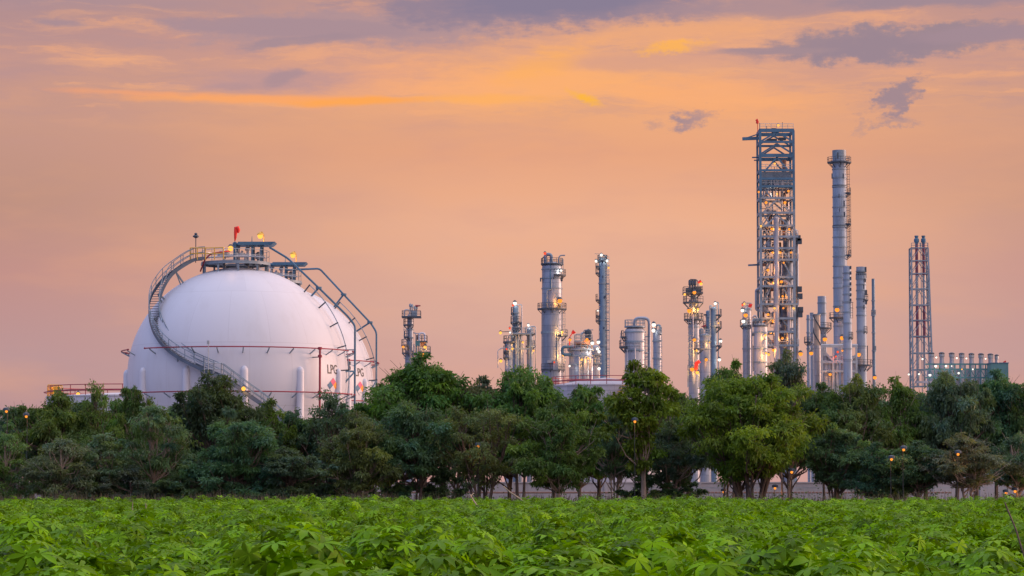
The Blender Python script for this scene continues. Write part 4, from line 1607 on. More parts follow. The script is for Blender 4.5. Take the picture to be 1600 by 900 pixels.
# middle of the belt
for a in [
    (30, 622, 120, 212, 'airy', 'teal', "dark tree at the left end with two small lamps showing through it"),
    (92, 600, 120, 210, 'dense', 'mid', "green bushy tree in front of the yellow platform of the low tank"),
    (148, 592, 66, 211, 'sparse', 'mid', "sparse tree with see through top against the low tank's red railing"),
    (212, 600, 64, 213, 'vase', 'mid', "small green tufted tree at the left edge of the white sphere"),
    (268, 650, 90, 212, 'airy', 'olive', "yellowish green tree tucked between the grey olive tree and the tall dark one"),
    (335, 572, 138, 210, 'dense', 'dark', "tall dark tree standing before the white sphere under the spiral stair", 1),
    (418, 622, 80, 213, 'vase', 'mid', "green tree under the orange lamp of the sphere's straight stair"),
    (458, 632, 84, 214, 'dense', 'teal', "dark rounded tree low in front of the white sphere's middle"),
    (514, 606, 96, 212, 'sparse', 'slate', "open branched tree in front of the hazard diamond on the nearer sphere"),
    (536, 628, 120, 214, 'airy', 'slate', "dark slate tree with thin twigs, under the LPG lettering"),
    (598, 598, 84, 213, 'vase', 'mid', "green tree at the right edge of the second sphere"),
    (664, 556, 176, 212, 'grove', 'mid', "broad dome shaped tree with dark green crown, right of the two spheres"),
    (742, 590, 120, 213, 'grove', 'grey', "olive grey tree on the right flank of the broad dome shaped tree"),
    (812, 568, 142, 212, 'grove', 'mid', "large green tree below the widest silver column"),
    (905, 598, 104, 213, 'vase', 'mid', "mid green tree in front of the low white tank under the columns"),
    (958, 606, 80, 212, 'grovea', 'teal', "dim tree behind the slim leafy tree's left side"),
    (1052, 590, 96, 211, 'grovea', 'olive', "loose olive tree between the slim leafy tree and the bright fan tree's top"),
    (1135, 562, 100, 213, 'grove', 'mid', "dark topped tree rising just behind the bright fan tree"),
    (1226, 550, 108, 214, 'grovea', 'slate', "dark slate green tree rising highest under the tall steel tower"),
    (1292, 600, 110, 212, 'grove', 'mid', "green tree in front of the two short stacks, right of the bright fan tree"),
    (1342, 588, 110, 211, 'grovea', 'olive', "soft olive tree below the tall banded chimney's foot"),
    (1408, 592, 116, 212, 'grovea', 'mid', "wide loose green tree at the foot of the flare tower"),
    (1488, 576, 112, 211, 'grove', 'slate', "tall slate green tree in front of the row of roof vents"),
    (1556, 580, 118, 213, 'grove', 'teal', "dark rounded tree below the teal box at the end of the vents"),
    (1606, 584, 84, 212, 'grovea', 'dark', "dark tree cut by the picture's right edge"),
]:
    tree(*a[:7], 'm', *a[7:])
# dark trees behind
for a in [
    (52, 630, 130, 224, "behind the two left end trees with lamps"),
    (126, 616, 120, 226, "behind the sparse tree by the low tank"),
    (188, 618, 110, 223, "behind the small tufted tree at the sphere's left edge"),
    (262, 628, 100, 225, "behind the yellowish green tree left of the tall dark one"),
    (345, 634, 120, 226, "behind the tall dark tree before the white sphere"),
    (425, 644, 110, 223, "behind the low trees at the foot of the straight stair"),
    (498, 644, 110, 226, "behind the open branched tree by the hazard diamond"),
    (572, 632, 110, 224, "behind the green tree at the second sphere's right edge"),
    (640, 606, 130, 227, "behind the broad dome shaped tree, to its left"),
    (715, 596, 130, 225, "behind the broad dome shaped tree, to its right"),
    (790, 604, 120, 226, "behind the large green tree below the widest column"),
    (865, 618, 110, 224, "behind the pale forked trunk of the well shaped tree"),
    (935, 622, 110, 226, "behind the narrow tree left of the slim leafy one"),
    (1005, 622, 110, 225, "behind the slim leafy tree"),
    (1075, 610, 110, 224, "behind the left flank of the bright fan tree"),
    (1150, 604, 120, 226, "behind the middle of the bright fan tree"),
    (1235, 600, 120, 225, "behind the right flank of the bright fan tree"),
    (1305, 616, 120, 226, "behind the rounded tree right of the bright fan tree"),
    (1375, 610, 120, 224, "behind the small low tree beside two orange lamps"),
    (1445, 604, 120, 226, "behind the bushy tree below the flare tower"),
    (1524, 590, 120, 225, "behind the tree with slanting pale branches"),
    (1590, 590, 110, 226, "behind the thin tree at the far right end"),
]:
    tree(a[0], a[1], a[2], a[3], 'back', ('dark', 'teal', 'mid')[a[0] % 3], "dark back row tree " + a[4], 'b')
# smaller growth filling the foot of the belt
for a in [
    (130, 722, 90, 199, 'grey', "low grey bush under the left trees, near the sparse tree"),
    (205, 728, 80, 198, 'slate', "low slate bush under the left trees, below the grey olive tree"),
    (300, 716, 90, 199, 'slate', "low slate bush left of the feathery blue green tree"),
    (490, 716, 80, 200, 'teal', "low bush below the open branched tree"),
    (608, 722, 70, 200, 'teal', "low bush left of the dense rounded tree"),
    (692, 728, 70, 200, 'slate', "low bush right of the dense rounded tree"),
    (1010, 740, 70, 203, 'teal', "low bush around the slim leafy tree's foot"),
    (1062, 738, 70, 204, 'teal', "low bush between the slim leafy tree and the fan tree"),
    (1395, 730, 60, 202, 'teal', "low bush under the two orange lamps"),
]:
    tree(a[0], a[1], a[2], a[3], 'bush', a[4], a[5], 'f', name='bush').__setitem__('category', 'bush')

# ------------------------------------------------------------------ street lamps among the trees
def street_lamp(px, py, D, label, color='orange', power=45, r=0.095):
    p = W(px, py, D)
    root = thing('street_lamp', label, 'lamp', (p.x, D, 0), 'orange lamps among the trees')
    h = max(p.z, 0.9)
    mb = MB()
    mb.path([(0, 0.45, 0), (0, 0.45, h + 0.1), (0, 0.35, h + 0.3), (0, 0.05, h + 0.33)], 0.022, 7)
    mb.build('pole', 'dark_rim', root)
    mb = MB()
    mb.lathe([(0.06, 0.34), (0.22, 0.28), (0.24, 0.12)], (0, 0, h), 10)
    hd = mb.build('lamp_head', 'steel_dark', root)
    MB().sphere((0, 0, h + 0.05), r, 10).build('bulb', 'bulb_' + color, hd)
    if power:
        ld = bpy.data.lights.new('lamp_light', 'POINT')
        ld.energy = power * 0.35
        ld.color = LAMP_RGB[color]
        ld.shadow_soft_size = 0.2
        lo = bpy.data.objects.new('lamp_light', ld)
        COL.objects.link(lo)
        lo.parent = hd
        lo.location = (0, -0.1, h - 0.25)


for a in [
    (10, 644, 206, "dim orange lamp in the dark tree at the picture's left edge"),
    (41, 652, 206, "orange lamp second from the left edge, in the dark tree"),
    (747, 699, 196.5, "orange lamp glowing through the half bare tree with fanned branches"),
    (992, 660, 197, "orange lamp just left of the slim leafy tree's trunk"),
    (1393, 719, 196.5, "brighter and lower of the paired orange lamps right of the fan tree"),
    (1412, 704, 196.5, "higher of the paired orange lamps right of the fan tree"),
    (1497, 711, 195.5, "dim orange lamp left of the slanting pale branches"),
    (1237, 739, 198, "orange lamp at the right skirt of the big bright fan tree"),
    (1572, 772, 196, "low orange lamp near the field edge, at the far right"),
    (1586, 769, 199, "faint low orange lamp at the far right, beside a brighter one"),
    (1211, 764, 214, "low orange lamp between trunks right of the fan tree's stems"),
    (1131, 770, 214, "low yellow lamp between trunks left of the fan tree's stems"),
    (553, 763, 205, "small low orange lamp between trunks under the light olive tree"),
    (385, 760, 205, "low orange lamp under the feathery blue green tree"),
]:
    street_lamp(a[0], a[1], a[2], a[3])
# ------------------------------------------------------------------ the process plant behind
class Col:
    """a tower standing at depth D whose parts are given by where they are seen"""
    def __init__(self, name, label, cat, px, D, group=None, ref=500):
        p = W(px, ref, D)
        self.D = D
        self.px = px
        self.x = p.x
        self.root = thing(name, label, cat, (p.x, D, 0), group)
        self.s = D / F_PX

    def z(self, py, dy=0):
        return W(self.px, py, self.D + dy).z

    def p(self, px, py, dy=0.0):
        q = W(px, py, self.D + dy)
        return Vector((q.x - self.x, dy, q.z))

    def shell(self, w, top, mat='cladding', head='dome', name='shell', bands=(), w2=None, dx=0, dy=0.0, bot=None, flare=None, band_mat='steel_grey', n=28):
        r = w / 2 * self.s
        r2 = (w2 or w) / 2 * self.s
        zt = self.z(top)
        prof = [(r2, 0 if bot is None else self.z(bot)), (r, zt)]
        if head == 'dome':
            prof += [(r * 0.95, zt + r * 0.22), (r * 0.75, zt + r * 0.42), (r * 0.4, zt + r * 0.55), (0.001, zt + r * 0.6)]
        elif head == 'open':
            prof += [(r * 0.92, zt), (r * 0.9, zt - r * 1.5), (0.001, zt - r * 1.5)]
        c = (dx * self.s, dy, 0)
        o = MB().lathe(prof, c, n).build(name, mat, self.root)
        if bands:
            for b in bands:
                mb = MB()
                zb = self.z(b)
                t = (zb / zt)
                rr = r2 + (r - r2) * t
                mb.lathe([(rr - 0.02, zb - 0.14), (rr + 0.13, zb - 0.14), (rr + 0.13, zb + 0.14), (rr - 0.02, zb + 0.14)], c, n)
                mb.build('stiffener_ring', band_mat, o)
        return o

    def plat(self, py, w, left, right, a0=0, a1=360, mat='steel_dark', cx=0, cy=0.0, rail=1.15, name='platform', brace=True, t=0.3):
        """ring or part ring platform; left/right = reach in px from the axis (the larger is its radius)"""
        ro = max(left, right) * self.s
        ri = max(w / 2 * self.s - 0.05, 0.02)
        c = (cx * self.s, cy, 0)
        z = self.z(py)
        mb = MB()
        mb.arc(c, z, ri, ro, a0, a1, t)
        if brace:
            k = max(2, int(abs(a1 - a0) / 45))
            for i in range(k + 1):
                a = math.radians(a0 + (a1 - a0) * i / k)
                d = Vector((math.sin(a), -math.cos(a), 0))
                mb.bar(Vector(c) + d * (ro * 0.95) + Vector((0, 0, z - t)), Vector(c) + d * ri + Vector((0, 0, z - t - (ro - ri) * 0.9)), 0.14)
        o = mb.build(name, mat, self.root)
        k = max(3, int(abs(a1 - a0) / 24))
        full = abs(a1 - a0) > 359
        pts = [Vector(c) + Vector(((ro - 0.08) * math.sin(math.radians(a0 + (a1 - a0) * i / k)), -(ro - 0.08) * math.cos(math.radians(a0 + (a1 - a0) * i / k)), z)) for i in range(k + (0 if full else 1))]
        MB().rail(pts, rail, 0.05, True, full).build('railing', mat, o)
        return o

    def box_plat(self, pxa, pxb, py, y0, y1, mat='steel_dark', rail=1.15, name='platform', t=0.3):
        a, b = self.p(pxa, py), self.p(pxb, py)
        mb = MB()
        mb.box(((a.x + b.x) / 2, (y0 + y1) / 2, a.z - t / 2), (b.x - a.x, y1 - y0, t))
        o = mb.build(name, mat, self.root)
        pts = [Vector((a.x + 0.1, y0 + 0.1, a.z)), Vector(((a.x + b.x) / 2, y0 + 0.1, a.z)), Vector((b.x - 0.1, y0 + 0.1, a.z)), Vector((b.x - 0.1, y1 - 0.1, a.z)), Vector(((a.x + b.x) / 2, y1 - 0.1, a.z)), Vector((a.x + 0.1, y1 - 0.1, a.z))]
        MB().rail(pts, rail, 0.05, True, True).build('railing', mat, o)
        return o

    def ladder(self, px, py0, py1, dy=0.0, mat='steel_grey', cage=True, w=0.5):
        a, b = self.p(px, py0, dy), self.p(px, py1, dy)
        b.x = a.x
        mb = MB()
        for s in (-1, 1):
            mb.bar(a + Vector((s * w / 2, 0, 0)), b + Vector((s * w / 2, 0, 0)), 0.08)
        z = b.z
        while z < a.z:
            mb.bar((a.x - w / 2, a.y, z), (a.x + w / 2, a.y, z), 0.06)
            z += 0.6
        if cage:
            z = b.z + 2.2
            while z < a.z:
                mb.path([(a.x + 0.42 * math.sin(t), a.y - 0.1 - 0.42 * math.cos(t), z) for t in [math.radians(-110 + 44 * i) for i in range(6)]], 0.045, 4)
                z += 1.3
        return mb.build('ladder', mat, self.root)

    def pipe(self, pts, r, mat='pipe_grey', name='pipe', n=10, rad=None):
        pp = [self.p(*q) for q in pts]
        return MB().bend(pp, r * self.s, n, (rad * self.s) if rad else None).build(name, mat, self.root)

    def lamp(self, px, py, dy, color='orange', r=0.42, power=0.0):
        return lamp_part(self.root, self.p(px, py, dy), color, r, power)

    def patches(self, lst, mat='steel_dark', name='access_box'):
        mb = MB()
        for px, py, w, h, dy in lst:
            c = self.p(px, py, dy)
            mb.box(c, (w * self.s, 0.5, h * self.s))
        return mb.build(name, mat, self.root)


# --- A: slender column with a square top deck, right of the spheres
c = Col('process_column', "slender grey column with railed decks just right of the white spheres", 'column', 641, 620, 'process columns')
c.shell(16, 548, 'cladding', 'flat', bot=None, bands=(560,))
c.shell(9.5, 494, 'cladding', 'dome', 'upper_shell', (515, 528))
c.box_plat(628, 658, 494.5, -2.2, 2.2)
c.plat(507, 9, 11, 11, -120, 30)
c.plat(526, 9, 10, 10, -110, -10)
c.plat(539, 14, 14, 14, -120, -20)
c.plat(551, 14, 13, 13, -110, -10)
c.pipe([(632, 494, -1), (632, 484, -1), (640, 484, -1), (640, 496, -1)], 1.2)
mb = MB()
for i, (px, h) in enumerate(((644, 480), (648, 483), (651, 483), (641, 479))):
    a = c.p(px, 494, -0.5 + 0.4 * i)
    mb.tube(a, a + Vector((0, 0, (494 - h) * c.s)), 0.16, 6)
    mb.lathe([(0.3, 0), (0.3, 0.4), (0.1, 0.7)], a + Vector((0, 0, (494 - h) * c.s)), 6)
mb.box(c.p(647, 490, 0), (1.2, 1.4, 1.1))
mb.build('relief_valve', 'steel_grey', c.root)
mb = MB()
a = c.p(649, 478, 0)
mb.tube(c.p(649, 494, 0), a, 0.07, 5)
mb.tube(a, a + Vector((1.1, 0, 0.05)), 0.24, 8, 0.12)
mb.build('windsock', 'red_paint', c.root)
c.ladder(633, 507, 560, -1.2)
c.pipe([(647, 538, -1.2), (647, 575, -1.2), (647, 600, -1.2)], 1.2, 'pipe_grey')
c.lamp(630, 542, -1.5, 'orange', 0.36, 300)
c.pipe([(644, 520, 0.4), (650, 520, 0.4), (650, 600, 0.4)], 0.9)

c = Col('process_vessel', "short vessel with white gooseneck pipe beside the slender column by the spheres", 'vessel', 660, 618, 'process vessels')
c.shell(15, 551, 'cladding_pale', 'dome')
c.box_plat(650, 668, 533, -1.8, 1.8)
c.box_plat(653, 673, 550, -2.2, 2)
c.pipe([(655, 533, 0), (655, 520.5, 0), (664, 520.5, 0), (664, 535, 0)], 1.6, 'white_paint', 'gooseneck', 10, 4.5)
c.pipe([(647, 521, 0), (656, 521, 0)], 0.8)
mb = MB()
for px in (651, 658, 666):
    mb.bar(c.p(px, 533, -1.2), c.p(px, 600, -1.2), 0.25)
mb.build('frame', 'steel_grey', c.root)
mb = MB()
mb.box(c.p(652.5, 536.5, -1.6), (7 * c.s, 0.8, 7.5 * c.s))
mb.build('control_panel', 'teal_panel', c.root)
mb = MB()
mb.box(c.p(661, 538, -1.0), (1.1, 0.8, 1.0))
mb.lathe([(0.35, 0), (0.35, 0.9), (0.1, 1.2)], c.p(654, 531, 0.3), 8)
mb.build('valve_box', 'pipe_rust', c.root)
c.lamp(664, 542, -1.4, 'yellow', 0.5, 900)
c.lamp(661, 554, -1.6, 'orange', 0.45, 700)

# --- B: cluster right of it
c = Col('process_column', "thin column topped by a white lamp, left of the widest silver column", 'column', 806, 600, 'process columns')
c.shell(9.5, 480, 'cladding_blue', 'dome', bands=(489, 503, 512))
c.plat(489, 9, 8, 8, -120, -40, 'steel_dark')
c.plat(503, 9, 8.5, 8.5, -120, 60)
c.plat(512, 9, 9, 9, -40, 120)
c.pipe([(806, 480, -0.3), (806, 476, -0.3), (815.5, 476, -0.3), (815.5, 520, -0.3)], 0.9, rad=2.5)
c.ladder(802.5, 489, 570, -1.0)
c.box_plat(799, 830, 521, -2.4, 2.4, 'steel_grey')
c.lamp(804.5, 474, -0.6, 'white', 0.55, 300)
c.lamp(801.6, 477, -0.7, 'red', 0.32)
c.pipe([(810, 522, -1.4), (811, 531, -1.4), (817, 534, -1.4), (818, 600, -1.4)], 1.1)
c.pipe([(806, 522, -1.4), (806, 600, -1.4)], 1.0)
c.shell(9, 523, 'cladding', 'flat', 'lower_shell', dx=6, dy=0.8)
mb = MB()
for px in (800, 829):
    mb.bar(c.p(px, 521, -2.2), c.p(px, 600, -2.2), 0.35)
mb.bar(c.p(800, 545, -2.2), c.p(829, 545, -2.2), 0.3)
mb.build('frame', 'steel_grey', c.root)
c.lamp(802.5, 526, -2.2, 'white', 0.22)
c.lamp(817, 535, -2.5, 'yellow', 0.3, 700)

c = Col('process_vessel', "domed vessel with an arm lamp at the left end of the column cluster", 'vessel', 795, 597, 'process vessels')
c.shell(12.5, 536, 'cladding', 'dome', bands=(548, 560))
c.plat(533.5, 6, 9, 9, -150, 120)
c.pipe([(793, 534, -0.6), (795, 526, -0.6), (800, 521, -0.6)], 1.3)
mb = MB()
mb.bar(c.p(784, 518.5, 0), c.p(798, 518, 0), 0.14)
mb.build('lamp_arm', 'steel_dark', c.root)
c.lamp(782, 520, 0, 'yellow', 0.42, 250)
c.lamp(796.5, 513, -0.2, 'red', 0.3)
c.lamp(797, 519.5, -0.8, 'white', 0.25)
c.pipe([(778, 575, -1), (778, 548, -1), (784, 543.5, -1), (791, 544.5, -1)], 0.9)
c.plat(549, 12, 9, 9, -110, -20)
c.plat(558, 12, 9, 9, -110, 0)
c.lamp(782.5, 564, -1.2, 'yellow', 0.45, 400)
c.lamp(800.6, 545, -1.8, 'yellow', 0.3, 700)
c.lamp(791.5, 545.5, -1.5, 'red', 0.25)

c = Col('process_vessel', "tall plain vessel with inverted pipe loop, just left of the widest column", 'vessel', 828, 602, 'process vessels')
c.shell(10, 515, 'cladding', 'dome', bands=(541, 552))
c.pipe([(828, 515, 0), (828, 510, 0), (837, 510, 0), (837, 600, 0)], 0.9, rad=3)
c.plat(520, 9, 8, 8, -90, 60, 'steel_grey')
c.plat(540.5, 9, 8, 8, -60, 120, 'steel_grey')
c.lamp(825.5, 508, -0.4, 'white', 0.36, 200)
c.patches([(834.5, 522, 2.4, 4, -0.4)], 'steel_dark', 'valve_box')
c.lamp(833.6, 548, -1.2, 'yellow', 0.28, 700)

# --- C: the widest silver column
c = Col('process_column', "widest silver column with looped pipe on top and a full ring platform", 'column', 862.5, 650, 'process columns')
c.shell(33, 482, 'cladding', 'flat', 'lower_shell', (482, 519, 520.5), 34.5)
c.shell(31.5, 418, 'cladding', 'dome', 'shell', (421, 435, 451), bot=485)
c.plat(411.8, 14, 17.5, 17.5, 0, 360)
c.pipe([(852, 418, -0.6), (852, 397.5, -0.6), (861.5, 397.5, -0.6), (861.5, 412, -0.6)], 2.6, 'cladding_blue', 'overhead_pipe', 12, 4.6)
c.pipe([(860, 410, -2), (860, 432, -2.3), (861, 452, -2.6)], 1.0, 'steel_blue')
c.pipe([(873, 412, 0), (873, 402, 0), (876, 399, 0), (883, 399, 0)], 1.0, 'steel_grey', rad=3)
c.pipe([(873, 411, 0), (879, 411, 0), (879, 404, 0)], 1.1, 'steel_grey', rad=2)
c.pipe([(847.5, 412, 0), (847.5, 403, 0), (850, 401, 0)], 0.7, 'steel_dark', rad=2)
c.plat(429.5, 31, 22, 22, 10, 110)
c.plat(482, 33, 23, 23, 0, 360, 'steel_dark')
c.plat(523.5, 34, 25, 25, 35, 115)
c.plat(577, 34, 20, 20, -60, 90)
c.pipe([(861, 436, -2.4), (861, 452, -2.5), (854.5, 453.5, -2.5), (854.5, 482, -2.6)], 1.0, 'steel_grey', rad=2)
c.pipe([(870.5, 520, -2.2), (870.5, 575, -2.4)], 0.9, 'steel_grey')
c.ladder(881, 483, 523, -1.0)
c.ladder(881.5, 530, 590, -1.0)
c.ladder(878.5, 405, 428, -0.6)
c.patches([(844.7, 437, 2, 6, -0.6), (878, 436, 2.4, 7, -0.8), (874.8, 478, 3.5, 6, -1.8)], 'steel_dark', 'manway')
c.patches([(862, 565, 14, 4, -2.6), (868, 571, 8, 14, -2.8)], 'steel_grey', 'valve_skid')
c.lamp(851.5, 396, -1.2, 'red', 0.42, 100)
c.lamp(876.5, 423, -1.6, 'white', 0.42, 300)
c.lamp(875, 470, -2.6, 'orange', 0.7, 2600)
c.lamp(878.5, 519, -2.6, 'yellow', 0.4, 2600)
c.lamp(880, 555, -2.8, 'yellow', 0.36, 2600)
c.lamp(866, 566, -3.4, 'red', 0.25, 60)

# --- D: wide reactor with crowded head, between the two tall columns
c = Col('reactor_vessel', "wide vessel with a crowded railed head and thick side loop, right of the widest column", 'vessel', 907, 600, 'process vessels')
c.shell(36, 547, 'cladding', 'dome', bands=(556, 570))
c.plat(545.5, 30, 21, 21, 0, 360, 'steel_grey')
c.box_plat(897, 926, 532.5, -2.4, 2, 'steel_grey')
c.pipe([(893, 542, -1.6), (878.5, 542, -1.6), (878.5, 554, -1.6), (892, 554, -1.6)], 2.4, 'steel_blue', 'side_loop', 12, 5.5)
c.pipe([(908, 545, 0), (908, 521, 0), (915, 519, 0), (915, 534, 0)], 1.7, 'galvanised', 'gooseneck', 10, 3)
c.pipe([(910, 523, -0.5), (913, 515.5, -0.5), (927, 515.5, -0.5)], 0.7, 'steel_grey')
c.pipe([(905, 558, -2.8), (905, 600, -2.8)], 1.0)
c.pipe([(904, 558, -2.8), (927, 557, -2.8)], 0.9)
c.pipe([(900, 545, -1), (900, 522, -1), (908, 522, -1)], 0.6, 'steel_grey')
mb = MB()
for px, hh in ((917, 521), (919.5, 520), (921.5, 522)):
    a = c.p(px, 532, -0.4)
    mb.tube(a, c.p(px, hh, -0.4), 0.3, 8)
    mb.lathe([(0.45, 0), (0.45, 0.5), (0.15, 0.8)], c.p(px, hh, -0.4), 8)
mb.build('relief_valve', 'steel_dark', c.root)
mb = MB()
mb.box(c.p(917, 535, -2.2), (1.3, 0.6, 0.9))
mb.box(c.p(905, 536, -2.2), (1.6, 0.6, 0.5))
for px in (898, 908, 918, 925):
    mb.bar(c.p(px, 533, -2.2), c.p(px, 545, -2.2), 0.22)
mb.build('head_frame', 'pipe_rust', c.root)
mb = MB()
a = c.p(890, 527, -1.5)
mb.path([c.p(890, 545, -1.5), a, c.p(894, 521, -1.5)], 0.12, 6)
mb.tube(c.p(894, 521, -1.5), c.p(897.5, 517.5, -1.5), 0.26, 8, 0.45)
mb.build('windsock', 'red_bright', c.root)
for px in (915, 923):
    c.pipe([(px, 560, -3), (px, 600, -3)], 3.2, 'cladding_pale', 'standpipe')
c.lamp(890.5, 531, -2, 'orange', 0.42, 300)
c.lamp(917, 530.5, -2.6, 'orange', 0.42, 500)
c.lamp(925.5, 536, -2.8, 'white', 0.5, 500)
c.lamp(935, 534.5, -1, 'white', 0.5, 300)
c.lamp(933.5, 545, -2, 'white', 0.42, 300)
c.lamp(936, 549.5, -2, 'white', 0.42, 300)
c.lamp(936, 576, -2, 'white', 0.45, 400)
c.lamp(890, 572, -3.4, 'white', 0.3, 200)
c.lamp(909, 562, -4.2, 'yellow', 0.3, 900)
c.lamp(919, 560, -4.4, 'yellow', 0.3, 900)

c = Col('process_vessel', "slim warm lit vessel tucked behind the tall narrow column's left side", 'vessel', 931, 610, 'process vessels')
c.shell(13, 543, 'cladding_pale', 'dome', bands=(554, 568))
c.plat(553.5, 12, 9, 9, -100, 100, 'steel_grey')
c.plat(567, 12, 9, 9, -100, 100, 'steel_grey')
c.lamp(925.6, 556, -2.6, 'yellow', 0.25, 700)

# --- E: tall narrow column
c = Col('process_column', "tall narrow blue grey column with white lamps at its crown", 'column', 941.5, 640, 'process columns')
c.shell(11.6, 406, 'cladding_blue', 'dome', bands=(407, 443, 500, 540), w2=12.4)
c.pipe([(939, 405, -0.3), (939, 398.8, -0.3), (945.5, 398.8, -0.3), (946.5, 420, -0.3)], 1.3, 'steel_grey', rad=3)
for py in (415.5, 426, 468, 493, 500.5):
    c.plat(py, 11, 11, 11, -110, -50)
c.plat(407, 4, 8, 8, 0, 360, 'steel_dark')
c.ladder(949.5, 400, 596, -0.4)
c.pipe([(952, 436, -0.2), (952, 600, -0.2)], 0.5, 'steel_grey')
c.pipe([(948.3, 410, -0.2), (948.3, 600, -0.2)], 0.7, 'steel_grey')
mb = MB()
for k in range(12):
    mb.bar(c.p(945, 415 + 14.5 * k, -0.3), c.p(952.5, 415 + 14.5 * k, -0.3), 0.16)
mb.build('ladder_bracket', 'steel_grey', c.root)
mb = MB()
mb.bar(c.p(929, 396.6, 0), c.p(937, 396.8, 0), 0.1)
mb.bar(c.p(937, 396.8, 0), c.p(937, 406, 0), 0.1)
mb.build('vent_arm', 'steel_grey', c.root)
c.lamp(939.6, 398.4, -1, 'white', 0.42, 200)
c.lamp(931.5, 408, -0.6, 'white', 0.42, 150)
c.lamp(948.3, 407.6, -0.6, 'white', 0.4, 150)
c.lamp(951, 418.5, -0.6, 'yellow', 0.26)
c.lamp(934, 485.5, -0.8, 'white', 0.28)
c.patches([(944, 512, 1.6, 3, -1), (942, 432, 1.5, 3, -1.0), (945.6, 464, 2, 4, -0.9)], 'steel_dark', 'manway')

# --- F: fat vessel with inverted pipe
c = Col('process_vessel', "fat domed vessel with a thick inverted pipe bending down its right side", 'vessel', 992, 560, 'process vessels')
c.shell(32.5, 519, 'cladding_pale', 'dome', bands=(519, 534, 548))
c.plat(509.5, 5, 16.5, 16.5, 0, 360, 'steel_grey', brace=False)
c.pipe([(991.5, 513, 0), (991.5, 497, 0), (1014.5, 497, 0), (1014.5, 600, 0)], 2.5, 'cladding', 'overhead_pipe', 14, 9)
c.plat(526, 32, 22, 22, -110, -60, 'steel_dark')
c.plat(541.5, 32, 25, 25, -120, -50, 'steel_dark')
c.plat(546, 32, 18.5, 18.5, -70, 25, 'steel_grey')
c.pipe([(980, 546, -2.4), (980, 600, -2.4)], 0.8)
c.pipe([(992, 544, -2.6), (992, 556, -2.6), (994, 600, -2.6)], 1.0)
mb = MB()
for py in (527, 553, 559):
    mb.bar(c.p(1006, py, -0.4), c.p(1014, py - 2, 0), 0.2)
mb.build('pipe_bracket', 'steel_grey', c.root)
c.ladder(1010, 522, 590, -0.6)
c.ladder(971.5, 520, 545, -0.4)

c = Col('process_vessel', "slim vessel with a curled pipe head and pale lamp, right of the fat domed vessel", 'vessel', 1026.5, 575, 'process vessels')
c.shell(13, 519, 'cladding', 'dome', bands=(533, 560))
c.pipe([(1025, 519, -0.2), (1025, 508, -0.2), (1032, 508, -0.2), (1032, 522, -0.2)], 1.5, 'cladding_blue', 'gooseneck', 10, 4)
c.ladder(1032, 525, 590, -0.6)
c.plat(520, 12, 8, 8, 10, 150, 'steel_grey')
c.patches([(1023, 511.5, 4, 3, -0.8)], 'pipe_rust', 'valve_box')
c.lamp(1021.5, 507.5, -0.8, 'white', 0.55, 300)
c.lamp(1021, 516.5, -1.2, 'white', 0.5, 200)

# --- H: column with decks and orange lamps
c = Col('process_column', "column with stacked decks, orange lamps and a vent cluster on top, near the slim tree", 'column', 1084, 600, 'process columns')
c.shell(16.6, 499, 'cladding', 'flat', bands=(511, 530, 552))
c.shell(15, 468, 'cladding', 'flat', 'upper_shell', (472, 490), bot=500)
c.shell(9.5, 456, 'cladding_blue', 'dome', 'neck', bot=469, band_mat='steel_dark')
c.box_plat(1067, 1097.5, 457.5, -2.2, 2.2)
c.plat(472, 14, 17, 17, -125, 60)
c.plat(498.5, 15, 15.5, 15.5, 0, 360)
c.plat(544.5, 16, 16, 16, -10, 110)
mb = MB()
for px in (1078, 1082, 1086):
    mb.tube(c.p(px, 457, -0.6), c.p(px, 446, -0.6), 0.2, 8)
    mb.lathe([(0.2, 0), (0.32, 0.1), (0.32, 0.9), (0.16, 1.2)], c.p(px, 446, -0.6), 8)
    mb.lathe([(0.42, 0), (0.42, 0.25)], c.p(px, 451, -0.6), 8)
mb.box(c.p(1076, 454, -0.4), (1.2, 1.2, 1.0))
mb.box(c.p(1090, 453, -0.2), (1.6, 1.4, 1.2))
mb.build('relief_valve', 'steel_dark', c.root)
c.pipe([(1090.5, 500, -0.8), (1090.5, 440, -0.8), (1088, 436.8, -0.8), (1078.5, 436.6, -0.8)], 0.8, 'steel_dark', rad=4)
mb = MB()
mb.tube(c.p(1090, 442, -1), c.p(1095.5, 439.3, -1), 0.16, 8, 0.36)
mb.build('windsock', 'red_bright', c.root)
mb = MB()
for a_, b_ in (((1070, 458), (1079, 464)), ((1096, 458), (1088, 466)), ((1072, 458), (1072, 472))):
    mb.bar(c.p(a_[0], a_[1], -1.6), c.p(b_[0], b_[1], -1.2), 0.2)
mb.build('deck_brace', 'steel_dark', c.root)
c.pipe([(1083, 480, -2.2), (1083, 545, -2.2), (1084, 600, -2.2)], 0.9, 'pipe_grey')
c.ladder(1079, 473, 498, -2)
c.ladder(1077.5, 500, 590, -2)
mb = MB()
mb.path([c.p(1087, 578, -2.8), c.p(1088.5, 567, -2.8), c.p(1091, 565, -2.8), c.p(1092.5, 568, -2.8)], 0.4, 8)
mb.build('hydrant_hood', 'red_bright', c.root)
mb = MB()
for px in (1075, 1083, 1092):
    mb.bar(c.p(px, 570, -2.6), c.p(px, 605, -2.6), 0.25)
mb.bar(c.p(1075, 576, -2.6), c.p(1092, 576, -2.6), 0.3)
mb.build('frame', 'steel_grey', c.root)
c.patches([(1090, 486, 1.8, 6, -1.4), (1084, 489, 3, 3, -2.2)], 'steel_dark', 'manway')
c.lamp(1077, 485.5, -1.8, 'orange', 0.62, 900)
c.lamp(1085, 457, -2.4, 'orange', 0.5, 350)
c.lamp(1070, 460, -2.4, 'yellow', 0.34, 150)
